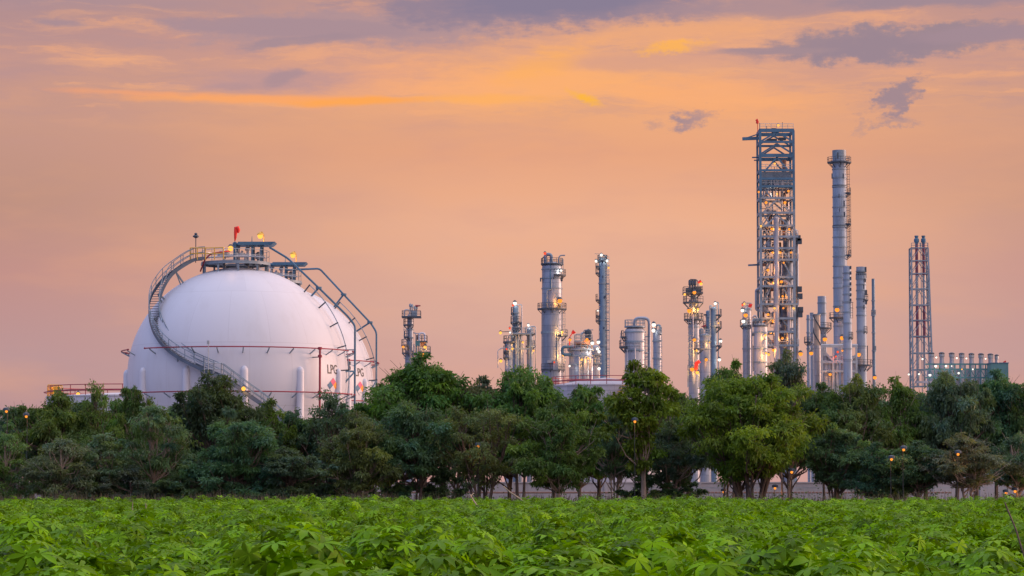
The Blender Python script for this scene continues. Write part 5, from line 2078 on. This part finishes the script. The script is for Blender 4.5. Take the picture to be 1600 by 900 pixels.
c.lamp(1090.5, 483, -1.6, 'yellow', 0.34, 1500)
c.lamp(1085, 531, -2.8, 'orange', 0.5, 1200)
c.lamp(1095.5, 443.5, -1, 'yellow', 0.42, 150)
c.lamp(1088.5, 548, -3.2, 'yellow', 0.3, 2200)
c.lamp(1081.5, 577, -3.2, 'orange', 0.6, 900)
c.lamp(1089.5, 582, -3.0, 'yellow', 0.5, 1500)

# --- I: twin columns and drum
c = Col('process_column', "flat topped blue grey column with small side decks, next to a shorter twin", 'column', 1115, 640, 'process columns')
c.shell(9.6, 482, 'cladding_blue', 'dome', bands=(483, 510, 540))
c.pipe([(1118, 480, 0), (1118.5, 472.5, 0), (1122.6, 472.5, 0), (1122.6, 600, 0)], 0.9, 'steel_grey', rad=2)
c.pipe([(1109, 600, -0.6), (1109, 477.5, -0.6), (1112, 477.5, -0.6), (1112, 483, -0.6)], 0.9, 'galvanised', rad=2)
for py in (491.5, 510.5, 539.5):
    c.plat(py, 9, 13, 13, 50, 115)
c.lamp(1117.6, 474.3, -0.6, 'white', 0.45, 200)
c.lamp(1126, 533, -0.6, 'white', 0.5, 300)
c.lamp(1124, 562, -1, 'white', 0.5, 200)
c.lamp(1122.5, 505, -1.6, 'yellow', 0.22, 500)
c = Col('process_column', "shorter of the blue grey twin columns, behind the round topped drum", 'column', 1106.5, 644, 'process columns')
c.shell(7, 487, 'cladding_blue', 'dome', bands=(495,))
c.patches([(1101.5, 492, 3, 2.5, -0.3)], 'steel_dark', 'valve_box')
c.plat(510, 7, 8, 8, -120, -40)
c = Col('process_vessel', "stout drum between the decked column and the blue grey twins", 'vessel', 1101.5, 612, 'process vessels')
c.shell(17.5, 526, 'cladding', 'dome', bands=(533, 545))
c.plat(523.5, 4, 10, 10, 0, 360, 'steel_grey', brace=False)
c.pipe([(1094, 523, 0), (1094, 514, 0), (1097, 513, 0), (1097, 523, 0)], 0.8, 'steel_grey')
mb = MB()
mb.tube(c.p(1096, 510.5, 0), c.p(1103, 508.5, 0), 0.12, 6, 0.26)
mb.build('windsock', 'red_paint', c.root)
c.lamp(1103.5, 562, -2.2, 'orange', 0.45, 800)
c.lamp(1108.6, 535, -2.0, 'yellow', 0.2, 900)

# --- J: vessels left of the steel tower
c = Col('process_vessel', "vessel with coloured lamps at its head, left of the big steel tower", 'vessel', 1167, 620, 'process vessels')
c.shell(13.5, 483, 'cladding', 'dome', bands=(508, 545))
c.plat(508.5, 13, 11, 11, -120, 90, 'steel_dark')
c.plat(482, 5, 8, 8, 0, 360, 'steel_grey')
c.ladder(1169, 490, 590, -1.6)
c.pipe([(1175, 600, -2), (1175, 497, -2), (1178, 493.5, -2), (1181, 493.5, -2), (1183, 498, -2), (1183, 508, -2)], 1.6, 'cladding_pale', 'gooseneck', 10, 4)
c.lamp(1165, 492.5, -1.8, 'orange', 0.62, 500)
c.lamp(1163, 474.5, -0.4, 'yellow', 0.4, 120)
c.lamp(1160.5, 476.5, -0.4, 'red', 0.36, 60)
c.lamp(1160, 485, -1, 'white', 0.5, 150)
c.lamp(1161.5, 502, -1.2, 'white', 0.55, 200)
c = Col('process_vessel', "stout pale vessel at the lower left foot of the big steel tower", 'vessel', 1188, 616, 'process vessels')
c.shell(22, 511, 'cladding_pale', 'dome', bands=(520, 545, 566))
c.plat(508.5, 4, 12, 12, 0, 360, 'steel_dark', brace=False)
c.pipe([(1177, 540, -2.6), (1177, 580, -2.6)], 0.7, 'steel_dark')
c.patches([(1195, 530, 4, 1.6, -2.2), (1177, 523, 4, 4, -2.4)], 'steel_dark', 'valve_box')
mb = MB()
for px in (1179, 1183, 1190):
    mb.tube(c.p(px, 508, -0.4), c.p(px, 497 + (px % 3), -0.4), 0.2, 7)
    mb.lathe([(0.4, 0), (0.4, 0.6)], c.p(px, 502, -0.4), 7)
mb.build('relief_valve', 'steel_grey', c.root)
mb = MB()
mb.path([c.p(1171, 480, 0), c.p(1172, 476.5, 0), c.p(1175, 477.5, 0)], 0.35, 8)
mb.build('windsock', 'red_bright', c.root)
c.lamp(1196, 524, -2.6, 'yellow', 0.34, 1800)
c.lamp(1197, 552, -2.6, 'yellow', 0.34, 2200)

# --- K: the big open steel tower
c = Col('steel_tower', "tall open blue steel tower crowded with pipes and orange lamps", 'tower', 1213, 680, None)
hw, hd = 26.0 * c.s, 4.0
zt = c.z(207)
fr = MB()
for sx in (-1, 1):
    for sy in (-1, 1):
        MB().bar((sx * hw, sy * hd, c.z(330)), (sx * hw, sy * hd, zt), 0.58 if sy < 0 else 0.46).build('tower_leg', 'steel_blue', c.root)
        MB().bar((sx * hw, sy * hd, 0), (sx * hw, sy * hd, c.z(330)), 0.58 if sy < 0 else 0.46).build('tower_leg', 'steel_grey', c.root)
lev = [207, 225, 246, 269, 282, 294, 312, 335, 355, 372, 390, 408, 435, 449, 477, 499, 520, 541]
for py in lev:
    z = c.z(py)
    big = py in (207, 246)
    mb = MB()
    hh = 0.8 if big else 0.5
    mat = 'steel_blue' if py < 300 else 'steel_grey'
    ext = 6.5 * c.s if py in (372, 408, 477, 541) else 0.0
    for sy in (-1, 1):
        mb.bar((-hw, sy * hd * 1.02, z), (hw + ext, sy * hd * 1.02, z), 0.5, hh)
    for sx in (-1, 1):
        mb.bar((sx * hw, -hd, z), (sx * hw, hd, z), 0.4, hh)
    if py > 290:
        mb.box((ext * 0.5 if ext else 0, -hd * 0.6 if py > 300 else 0, z + 0.1), (2 * hw - 0.5 + ext, hd * 0.7, 0.12))
    o = mb.build('floor_frame', mat, c.root)
    if py in (207, 269, 294, 335, 372, 408, 477, 541):
        pts = [Vector((x, -hd - 0.1, z + hh / 2)) for x in np.linspace(-hw, hw + ext, 7)]
        MB().rail(pts, 1.15, 0.06).build('railing', 'galvanised', o)
# inverted V braces between floors, front and back
vb, vl = MB(), MB()
for top, bot, k in ((225, 246, 1), (246, 269, 0.62), (207, 225, 0.9), (312, 335, 0.8), (335, 355, 0.6)):
    for sy in (-1, 1):
        apex = Vector((0, sy * hd * 0.98, c.z(top) - 0.4))
        for sx in (-1, 1):
            (vb if top < 300 else vl).bar(apex, (sx * hw * k, sy * hd * 0.98, c.z(bot) + 0.3), 0.36)
for top, bot, x0, x1 in ((390, 408, 6, 20), (408, 435, 8, 22), (449, 477, 8, 22), (499, 520, 6, 22), (335, 355, -23, -10), (294, 312, -22, -8), (520, 541, -22, -6)):
    vl.bar((x0 * c.s, -hd * 0.9, c.z(top)), (x1 * c.s, -hd * 0.9, c.z(bot)), 0.3)
    vl.bar((-x0 * c.s, hd * 0.9, c.z(top)), (-x1 * c.s, hd * 0.9, c.z(bot)), 0.3)
vb.build('brace', 'steel_blue', c.root)
vl.build('brace', 'steel_grey', c.root)
# teal cladding panel below the open head
mb = MB()
mb.box((0, -hd * 0.55, (c.z(270) + c.z(293)) / 2), (2 * hw * 0.93, 0.2, c.z(270) - c.z(293)))
mb.build('cladding_panel', 'steel_grey', c.root)
# boom at the top left and small arms
mb = MB()
mb.bar(c.p(1160, 217, -1), c.p(1186, 216, -1), 0.8, 0.7)
mb.bar(c.p(1168, 215, -1), c.p(1186, 209, -1), 0.25)
mb.bar(c.p(1175, 246, -1), c.p(1186, 246, -1), 0.3)
mb.bar(c.p(1178, 250.5, -1), c.p(1186, 250.5, -1), 0.25)
mb.bar(c.p(1169, 414.5, -1), c.p(1188, 413.5, -1), 0.5, 0.4)
mb.build('boom', 'steel_blue', c.root)
mb = MB()
mb.box(c.p(1206, 219.5, 0), (15 * c.s, 2, 0.6))
mb.box(c.p(1222, 217, 0), (12 * c.s, 2, 0.5))
mb.box(c.p(1209, 205, 0), (1.0, 1.0, 1.4))
mb.build('hoist_gear', 'steel_dark', c.root)
mb = MB()
mb.tube(c.p(1225, 250, -1), c.p(1225, 292, -1), 0.55, 8)
mb.build('vent_pipe', 'pipe_rust', c.root)
mb = MB()
for px, top in ((1187, 192), (1198, 197), (1222.5, 191)):
    mb.tube(c.p(px, 207, 0), c.p(px, top, 0), 0.08, 5)
for px, top in ((1210, 260), (1214, 260)):
    mb.tube(c.p(px, 269, 0), c.p(px, top, 0), 0.08, 5)
mb.build('mast', 'steel_dark', c.root)
mb = MB()
mb.path([c.p(1183, 193, 0), c.p(1183.6, 190, 0), c.p(1182.4, 187.8, 0), c.p(1184, 187.2, 0)], 0.32, 8)
mb.tube(c.p(1184, 207, 0), c.p(1183.5, 190, 0), 0.08, 5)
mb.build('windsock', 'red_bright', c.root)
# risers
c.pipe([(1213, 342, -hd - 0.2), (1213, 470, -hd - 0.2), (1213.6, 600, -hd - 0.2)], 4.4, 'cladding_pale', 'riser', 16)
MB().sphere(c.p(1213, 342, -hd - 0.2), 4.3 * c.s, 14).build('riser_head', 'cladding_pale', c.root)
c.pipe([(1219, 440, -hd + 0.6), (1228, 438, -hd + 0.6), (1232.3, 446, -hd + 0.6), (1232.8, 600, -hd + 0.6)], 3.4, 'cladding_pale', 'riser', 14, 6)
c.pipe([(1246.5, 600, -1), (1245.5, 368, -1), (1243, 360, -1), (1239, 358, -1)], 2.6, 'pipe_grey', 'riser', 12, 5)
c.pipe([(1240.5, 600, -2.4), (1240, 390, -2.4)], 1.1, 'steel_blue', 'riser')
c.pipe([(1189, 452, -1), (1181.5, 452, -1), (1181.5, 485, -1), (1190, 485, -1)], 2.0, 'cladding', 'side_loop', 12, 5)
mb = MB()
for px, py in ((1249, 452), (1250, 463), (1251, 484), (1250, 491.5), (1249, 377), (1247, 372)):
    mb.box(c.p(px, py, -2), (1.1, 1.2, 1.3))
mb.build('junction_box', 'steel_dark', c.root)
# vessels and the maze of pipework inside, floor by floor
rk = random.Random(21)
pw = [MB(), MB(), MB(), MB()]
mats = ['pipe_grey', 'pipe_rust', 'cladding_pale', 'steel_dark']
zz = [c.z(py) for py in lev if py >= 282]
for i in range(len(zz) - 1):
    a, b = zz[i + 1], zz[i]
    for q in range(19):
        front = q < 5
        k = rk.choice((0, 0, 1, 1, 2, 2, 3))
        m = MB() if front else pw[k]
        x = rk.uniform(-hw * 0.92, hw * 0.92)
        y = rk.uniform(-hd * 0.85, -hd * 0.3) if front else rk.uniform(-hd * 0.2, hd * 0.9)
        t = rk.random()
        r = rk.uniform(0.07, 0.22)
        nm = 'pipe'
        if t < 0.45:
            m.tube((x, y, a), (x, y, b), r, 7)
        elif t < 0.75:
            x2 = x + rk.uniform(-3, 3)
            x2 = max(-hw * 0.9, min(hw * 0.9, x2))
            z = rk.uniform(a, b)
            m.bend([(x, y, a), (x, y, z), (x2, y, z), (x2, y, b)], r, 7)
        elif t < 0.87:
            z = a + rk.uniform(0.1, 0.5)
            nm = 'small_vessel'
            m.lathe([(0.001, 0), (r * 3.2, 0.1), (r * 3.2, 1.3), (r * 1.5, 1.6), (0.001, 1.65)], (x, y, z), 10)
        else:
            nm = 'equipment_box'
            m.box((x, y, rk.uniform(a + 0.4, b - 0.4)), (rk.uniform(0.5, 1.4), 0.6, rk.uniform(0.4, 1.1)))
        if front:
            m.build(nm, mats[k], c.root)
for m, mt in zip(pw, mats):
    m.build('pipework', mt, c.root)['kind'] = 'stuff'
MB().lathe([(1.7, 0), (1.7, c.z(412)), (1.0, c.z(405)), (0.8, c.z(402)), (0.8, c.z(345)), (0.5, c.z(342)), (0.001, c.z(341))], (2.6, 1.4, 0), 20).build('reactor_shell', 'cladding', c.root)
# zigzag stair on the left bay
st = MB()
zs = [c.z(py) for py in lev if py >= 294]
for i in range(len(zs) - 1):
    x0, x1 = -hw * 0.88, -hw * 0.35
    if i % 2:
        x0, x1 = x1, x0
    for y in (-hd * 0.72, -hd * 0.45):
        st.bar((x0, y, zs[i + 1]), (x1, y, zs[i]), 0.14, 0.28)
        st.bar((x0, y, zs[i + 1] + 1.0), (x1, y, zs[i] + 1.0), 0.09)
st.build('zigzag_stair', 'galvanised', c.root)
for a in [(1216, 196, -0.5, 'yellow', 0.5, 200), (1210.5, 256, -1, 'yellow', 0.42, 150), (1185.5, 300, -4.3, 'orange', 0.36, 0), (1232, 298.5, -4.3, 'orange', 0.42, 200),
          (1197, 316.5, -4.6, 'orange', 0.5, 500), (1226.5, 316.5, -4.6, 'orange', 0.5, 500), (1204, 303, 1, 'white', 0.36, 300), (1214, 303, 1, 'yellow', 0.34, 300),
          (1189, 353, -4.4, 'yellow', 0.34, 150), (1206, 358, -3.2, 'orange', 0.5, 700), (1217.5, 358, -3.2, 'orange', 0.5, 700), (1233, 358, -4.2, 'orange', 0.42, 500),
          (1207.5, 395, -3.4, 'orange', 0.5, 800), (1219, 395, -3.4, 'orange', 0.5, 600), (1236, 394.5, -4.3, 'orange', 0.34, 100), (1200, 422, -4.2, 'orange', 0.5, 900),
          (1224.5, 410.5, -4.5, 'orange', 0.34, 300), (1208, 442, -3.6, 'orange', 0.42, 900), (1221, 440, -4.4, 'orange', 0.55, 700), (1200, 491.5, -4.3, 'orange', 0.5, 700),
          (1224, 481.5, -4.4, 'orange', 0.36, 400), (1210, 481.5, -4.9, 'yellow', 0.36, 200), (1240, 481.5, -4.4, 'yellow', 0.36, 200), (1208, 502, -3.2, 'orange', 0.45, 900),
          (1193, 502.5, -4.2, 'orange', 0.36, 500), (1222.5, 529, -3.4, 'orange', 0.5, 1300), (1208.5, 547, -4.4, 'orange', 0.55, 600), (1201, 554, -4.2, 'yellow', 0.5, 700),
          (1251, 553, -2.6, 'orange', 0.75, 500), (1223, 463, -2.5, 'orange', 0.4, 900), (1204, 520, -3.5, 'orange', 0.36, 700)]:
    c.lamp(a[0], a[1], a[2], a[3], a[4] * 0.9, a[5] * 0.75)

# --- L: chimneys
c = Col('chimney', "tallest chimney, grey and banded, with a full ring platform near the top", 'chimney', 1312.5, 720, 'chimneys', 400)
c.shell(21.8, 235, 'stack_steel', 'open', bands=(265, 278, 292, 308, 324, 338, 354.5, 371, 386, 401, 416, 434, 450, 479, 510), w2=22.4, band_mat='steel_grey')
rim = MB().lathe([(10.95 * c.s, c.z(247)), (10.95 * c.s, c.z(235.2)), (10.2 * c.s, c.z(235.2)), (10.2 * c.s, c.z(247))], (0, 0, 0), 28)
rim.build('rim_band', 'steel_grey', c.root)
for py in (291.5, 354):
    z = c.z(py)
    MB().lathe([(10.8 * c.s, z - 0.3), (11.6 * c.s, z - 0.3), (11.6 * c.s, z + 0.3), (10.8 * c.s, z + 0.3)], (0, 0, 0), 28).build('stiffener_ring', 'steel_dark', c.root)
c.plat(253, 21, 19, 19, 0, 360)
for py in (301, 349.5, 398):
    c.plat(py, 21, 18, 18, 55, 125)
c.plat(496, 22, 18, 18, -120, 60)
c.ladder(1325.2, 243, 400, -0.4, 'steel_dark')
c.ladder(1327.5, 300, 402, -0.6, 'steel_dark', False)
c.patches([(1317.5, 275, 1.6, 8, -3.4), (1319, 318, 2, 9, -3.2), (1319.5, 335, 2, 8, -3.2), (1309, 243, 2, 10, -3.6), (1311, 306, 1.2, 6, -3.6), (1312, 328, 1.2, 5, -3.6), (1300, 275, 1.4, 8, -2.0)], 'steel_dark', 'patch_plate')
c.lamp(1308, 484, -4.4, 'orange', 0.75, 1500)
c.lamp(1316, 528, -4.4, 'orange', 0.75, 1500)
c.lamp(1309, 550, -4.6, 'red', 0.4, 500)

c = Col('chimney', "narrow jointed chimney standing right against the tallest chimney", 'chimney', 1324, 660, 'chimneys', 480)
c.shell(13, 416, 'stack_steel', 'open', bands=(427, 437, 447, 460, 472, 488, 505, 527, 545, 562), w2=15.0)
c.patches([(1329.4, 418 + 8.5 * k, 1.6, 5, -0.8) for k in range(7)], 'steel_dark', 'access_box')
c.ladder(1330.5, 472, 497, -0.8, 'steel_dark')
c.plat(527, 14, 9, 9, 10, 120)
c.lamp(1316.2, 548, -2.4, 'orange', 0.3, 200)
c = Col('chimney', "stout chimney with dark rim and side boxes, second from the right of its group", 'chimney', 1346, 690, 'chimneys', 480)
c.shell(15.4, 417, 'stack_steel', 'open', bands=(424, 435.5, 445, 454, 467, 480, 493, 518, 541), w2=15.6)
MB().lathe([(7.85 * c.s, c.z(430)), (7.85 * c.s, c.z(424)), (7.7 * c.s, c.z(423.8))], (0, 0, 0), 24).build('soot_band', 'steel_dark', c.root)
c.plat(435, 15, 8.8, 8.8, 0, 360, 'steel_grey', brace=False)
c.patches([(1353, 421, 1.6, 8, -0.8), (1352, 438, 1.4, 6, -1.2), (1354, 457, 1.5, 8, -0.8), (1349.6, 448, 1.4, 7, -2.2), (1350, 480, 1.4, 7, -2.2), (1354, 472, 1.4, 7, -0.6)], 'steel_dark', 'access_box')
c.plat(467.5, 15, 11, 11, 20, 120)
c.plat(518, 15, 9.5, 9.5, 20, 120)
c.plat(570, 15, 17, 17, -120, 120)
c.pipe([(1355.5, 572, -2), (1355.5, 540, -2)], 0.8, 'steel_dark', 'mast')
c.lamp(1341.5, 554, -3.0, 'orange', 0.7, 900)
c = Col('chimney', "thinnest chimney, a plain blue pipe at the right end of its group", 'chimney', 1365, 700, 'chimneys', 500)
c.shell(5.2, 435.5, 'cladding_blue', 'open', bands=(470, 492, 520, 548), n=16)
c.plat(492, 5, 4, 4, -90, 90, 'steel_grey', brace=False)
c.plat(548, 5, 4, 4, 0, 120, 'steel_grey', brace=False)
c.lamp(1367, 590, -2, 'orange', 0.6, 400)

# --- M: short stacks left of the tallest chimney
c = Col('stack', "plain grey stack with a railed deck, tallest of the short stacks by the steel tower", 'chimney', 1284.5, 705, 'short stacks')
c.shell(13.6, 463, 'stack_steel', 'open', bands=(473.5, 490), w2=14)
c.plat(512, 13, 15, 15, -20, 130)
c.pipe([(1290, 515, -1.6), (1290, 600, -1.6)], 0.8, 'steel_grey')
c.lamp(1289, 530, -3, 'orange', 0.7, 700)
c = Col('stack', "narrow square topped grey stack, left one of a close pair by the steel tower", 'chimney', 1263, 700, 'short stacks')
c.shell(5.4, 492, 'stack_steel', 'open', bands=(499, 520, 545), n=16)
c.plat(534, 5, 7, 7, -120, 60)
c.lamp(1267.5, 552, -2.5, 'orange', 0.65, 500)
c = Col('stack', "narrow grey stack, right one of a close pair by the steel tower", 'chimney', 1268.6, 706, 'short stacks')
c.shell(6.4, 488.5, 'stack_steel', 'open', bands=(500, 520, 545), n=16)
c = Col('stack', "tan stack wrapped by a slanting strake, between the paired stacks and the plain one", 'chimney', 1276.6, 690, 'short stacks')
c.shell(10.8, 540, 'cladding_pale', 'flat', 'lower_shell')
c.shell(10.2, 491, 'cladding_tan', 'open', bands=(491.8,), bot=541)
mb = MB()
rr = 5.1 * c.s
for st_ in (0, 1):
    pts = []
    for k in range(25):
        a = math.radians(-90 + st_ * 180 + 14 * k)
        pts.append((rr * 1.05 * math.sin(a), -rr * 1.05 * math.cos(a), c.z(492) - k * (c.z(492) - c.z(540)) / 24 * 0.99))
    mb.path(pts, 0.16, 6)
mb.build('strake', 'steel_dark', c.root)

# steel frame between the stacks and chimneys
c = Col('pipe_rack', "pale steel pipe rack joining the short stacks and the chimneys", 'pipe rack', 1310, 684, None)
mb = MB()
for px in (1284, 1302, 1338):
    for y in (-1.5, 1.5):
        mb.bar(c.p(px, 541, y), Vector((c.p(px, 541, y).x, y, 0)), 0.45)
for py in (541, 566, 580):
    for y in (-1.5, 1.5):
        mb.bar(c.p(1282, py, y), c.p(1340, py, y), 0.4, 0.55)
mb.bar(c.p(1284, 546, -1.5), c.p(1301, 563, -1.5), 0.5)
mb.bar(c.p(1338, 554, -1.5), c.p(1326, 566, -1.5), 0.4)
mb.build('frame', 'galvanised', c.root)
mb = MB()
for k, y in enumerate((-1.0, -0.3, 0.5)):
    mb.tube(c.p(1283, 539.8, y), c.p(1340, 539.8, y), 0.22 + 0.06 * k, 8)
    mb.tube(c.p(1283, 564.5, y), c.p(1340, 564.5, y), 0.25, 8)
for px in (1290, 1296, 1307, 1318, 1334):
    mb.tube(c.p(px, 556, -0.5), Vector((c.p(px, 560, 0).x, -0.5, 0)), 0.6, 10)
mb.build('pipework', 'pipe_grey', c.root)
c.lamp(1297, 585, -2.5, 'orange', 0.5, 700)
c.lamp(1306, 557, -2.4, 'red', 0.3, 300)

# --- N: flare tower
c = Col('flare_tower', "open lattice flare tower carrying two banded flare pipes", 'tower', 1438, 800, None)
zb, ztop = 0.0, c.z(388)
def leg_x(side, z):
    t = z / ztop
    top = (-14.5 if side < 0 else 11.5) * c.s
    bot = (-14.5 if side < 0 else 20.5) * c.s
    return bot + (top - bot) * t
def leg_y(side, z):
    t = z / ztop
    return side * (3.4 + (2.0 - 3.4) * t)
mb = MB()
for sx in (-1, 1):
    for sy in (-1, 1):
        mb.bar((leg_x(sx, 0), leg_y(sy, 0), 0), (leg_x(sx, ztop), leg_y(sy, ztop), ztop), 0.42)
mb.build('tower_leg', 'steel_grey', c.root)
pys = [388, 408, 428, 452, 477, 501, 526, 552, 578, 604]
mb = MB()
for i, py in enumerate(pys):
    z = c.z(py)
    for sy in (-1, 1):
        mb.bar((leg_x(-1, z), leg_y(sy, z), z), (leg_x(1, z), leg_y(sy, z), z), 0.26)
    for sx in (-1, 1):
        mb.bar((leg_x(sx, z), leg_y(-1, z), z), (leg_x(sx, z), leg_y(1, z), z), 0.22)
mb.build('girt', 'steel_grey', c.root)
mb = MB()
for py0, py1 in zip(pys, pys[1:]):
    z0, z1 = c.z(py0), c.z(py1)
    zm = (z0 + z1) / 2
    for sy in (-1, 1):
        m0 = (leg_x(-1, z0) + leg_x(1, z0)) / 2
        mb.bar((m0, leg_y(sy, z0), z0), (leg_x(-1, z1), leg_y(sy, z1), z1), 0.15)
        mb.bar((m0, leg_y(sy, z0), z0), (leg_x(1, z1), leg_y(sy, z1), z1), 0.15)
    for sx in (-1, 1):
        mb.bar((leg_x(sx, z0), leg_y(-1, z0), z0), (leg_x(sx, z1), leg_y(1, z1), z1), 0.13)
        mb.bar((leg_x(sx, z0), leg_y(1, z0), z0), (leg_x(sx, z1), leg_y(-1, z1), z1), 0.13)
mb.build('lattice', 'steel_grey', c.root)
MB().rail([Vector((x * c.s, -2.1, ztop)) for x in (-14.5, -8, -1, 5, 11.5)], 1.3, 0.07).build('railing', 'steel_blue', c.root)
for px in (1433.2, 1444.2):
    dx = (px - 1438) * c.s
    mb = MB()
    seg = [(604, 528, 1), (528, 478, 0), (478, 430, 1), (430, 381, 0)]
    r = 2.3 * c.s
    for a, b, k in seg:
        mb.cur = k
        mb.lathe([(r, c.z(a)), (r, c.z(b) - 0.01)], (dx, 0, 0), 14)
    o = mb.build('flare_pipe', ['flare_red', 'cladding_pale'], c.root)
    hz = c.z(381)
    MB().lathe([(1.8 * c.s, hz - 0.2), (2.6 * c.s, hz + 0.1), (2.6 * c.s, hz + 0.5), (2.0 * c.s, hz + 0.7), (3.9 * c.s, c.z(378.5)), (4.1 * c.s, c.z(376)), (3.9 * c.s, c.z(373.5)), (2.4 * c.s, c.z(372)), (2.4 * c.s, c.z(370.8)),
                (3.1 * c.s, c.z(370.4)), (3.1 * c.s, c.z(368.2)), (2.6 * c.s, c.z(368.2)), (2.3 * c.s, c.z(371)), (0.001, c.z(371))], (dx, 0, 0), 16).build('flare_tip', 'steel_blue', o)
    MB().tube((dx + 1.0, -1.4, 0), (dx + 1.0, -1.4, c.z(380)), 0.12, 6).build('pilot_line', 'steel_grey', o)
for px, py in ((1420, 585), (1441.5, 561), (1436, 584.5)):
    c.lamp(px, py, -3, 'white', 0.36, 60)

# --- O: row of vent stacks over a low frame building
vents = [(1455.3, 550, 1), (1471.4, 550, 1), (1487, 550.5, 1), (1502.5, 551, 1), (1517.8, 551.3, 1), (1532.8, 551.6, 1), (1547.5, 552, 1), (1557.2, 553.5, 0.72)]
places = ["first from the flare tower", "second from the flare tower", "third from the flare tower", "fourth from the flare tower", "fifth from the flare tower", "sixth from the flare tower",
          "seventh from the flare tower, above the teal box", "smallest and last, above the teal box's middle"]
proto = None
DV = 780
s = DV / F_PX
for (px, py, k), where in zip(vents, places):
    p = W(px, py, DV)
    lab = "grey capped roof vent, " + where
    if proto is None:
        root = thing('vent_stack', lab, 'vent', (p.x, DV, 0), 'row of capped roof vents')
        top = p.z
        zb = W(px, 600, DV).z
        MB().lathe([(4.1 * s, zb), (4.1 * s, top - 19 * s), (3.6 * s, top - 15 * s), (3.4 * s, top - 10 * s), (3.5 * s, top - 8 * s)], (0, 0, 0), 20).build('shaft', 'cladding_pale', root)
        MB().lathe([(3.5 * s, top - 8 * s), (4.4 * s, top - 7 * s), (4.4 * s, top - 3.2 * s), (3.4 * s, top - 3 * s)], (0, 0, 0), 20).build('louvre_ring', 'galvanised', root)
        MB().lathe([(4.9 * s, top - 2.4 * s), (5.0 * s, top - 1.9 * s), (2.5 * s, top - 0.3 * s), (0.001, top)], (0, 0, 0), 20).build('cap', 'steel_dark', root)
        mb = MB()
        for a in range(6):
            t = math.radians(60 * a)
            mb.bar((3.6 * s * math.sin(t), -3.6 * s * math.cos(t), top - 3.4 * s), (3.6 * s * math.sin(t), -3.6 * s * math.cos(t), top - 1.7 * s), 0.16)
        mb.build('cap_strut', 'steel_dark', root)
        proto = root
    else:
        root = thing('vent_stack', lab, 'vent', (p.x, DV, p.z - top), 'row of capped roof vents')
        for ch in proto.children:
            q = ch.copy()
            COL.objects.link(q)
            q.parent = root
        if k < 1:
            root.scale = (k, k, 1)
c = Col('frame_building', "low open steel frame building carrying the row of capped vents", 'building', 1500, 778, None)
mb = MB()
for px in range(1452, 1545, 8):
    for y in (-4, 4):
        mb.bar(c.p(px, 568, y), Vector((c.p(px, 570, y).x, y, 0)), 0.32)
for py in (569, 577, 590):
    for y in (-4, 4):
        mb.bar(c.p(1446, py, y), c.p(1546, py, y), 0.34, 0.42)
for px in range(1452, 1537, 16):
    mb.bar(c.p(px, 577, -4.05), c.p(px + 8, 590, -4.05), 0.2)
    mb.bar(c.p(px + 16, 577, -4.05), c.p(px + 8, 590, -4.05), 0.2)
mb.build('frame', 'teal_panel', c.root)
mb = MB()
a, b = c.p(1448, 577, 3), c.p(1545, 577, 3)
mb.box(((a.x + b.x) / 2, 3.2, a.z / 2), (b.x - a.x, 0.3, a.z))
mb.build('rear_wall', 'tank_white', c.root)
mb = MB()
a, b = c.p(1430, 597, -5), c.p(1470, 597, -5)
mb.box(((a.x + b.x) / 2, -5, a.z), (b.x - a.x, 2, 0.5))
mb.build('canopy', 'cladding_pale', c.root)
for px, py, dy, col, r in ((1463, 558.5, -5, 'white', 0.34), (1495, 559.5, -5, 'white', 0.34), (1510, 560, -5, 'white', 0.3), (1540, 560.5, -5, 'white', 0.3), (1462, 572, -5, 'white', 0.5), (1478, 572, -5, 'white', 0.42), (1498, 583, -5, 'white', 0.42), (1453, 586, -5, 'white', 0.5), (1573, 585, -5, 'white', 0.34), (1520, 577, -5, 'white', 0.3), (1487, 572, -5, 'white', 0.25), (1503, 577, -5, 'yellow', 0.25)):
    c.lamp(px, py, dy, col, r, 150 if r > 0.4 else 0)
c = Col('teal_enclosure', "plain teal box enclosure at the right end of the vent row", 'building', 1558, 770, None)
a, b = c.p(1545, 568.5, 0), c.p(1572.5, 568.5, 0)
mb = MB()
mb.box(((a.x + b.x) / 2, 0, a.z / 2), (b.x - a.x, 6, a.z))
mb.build('wall', 'teal_panel', c.root)
mb = MB()
mb.box(((a.x + b.x) / 2, 0, a.z + 0.12), (b.x - a.x + 0.3, 6.3, 0.2))
mb.build('roof', 'steel_blue', c.root)
mb = MB()
mb.tube(c.p(1568, 568, 0), c.p(1568, 565.5, 0), 0.08, 5)
mb.tube(c.p(1568, 565.8, 0), c.p(1571.5, 564.6, 0), 0.14, 6, 0.3)
mb.build('windsock', 'red_bright', c.root)

# every separate bracket, valve, box and brace its own part
for o in list(bpy.data.objects):
    if o.type != 'MESH' or o.parent is None:
        continue
    st_ = re_stem(o.name)
    if st_ in ('brace', 'ring_bracket', 'pipe_bracket', 'access_box', 'manway', 'patch_plate', 'support', 'pilaster', 'landing_post', 'deck_brace', 'mast',
               'junction_box', 'tower_leg', 'hoist_gear', 'valve_skid', 'ladder_bracket', 'cap_strut', 'strake', 'girt'):
        split_pieces(o)
    elif st_ in ('relief_valve', 'boom', 'canopy_post', 'valve_box', 'valve_station', 'stair_bracket', 'head_frame', 'rack_pipe'):
        split_pieces(o, 0.03)
    elif st_ == 'pipework' and o.get('kind') != 'stuff':
        split_pieces(o, 0.0, 'pipe')
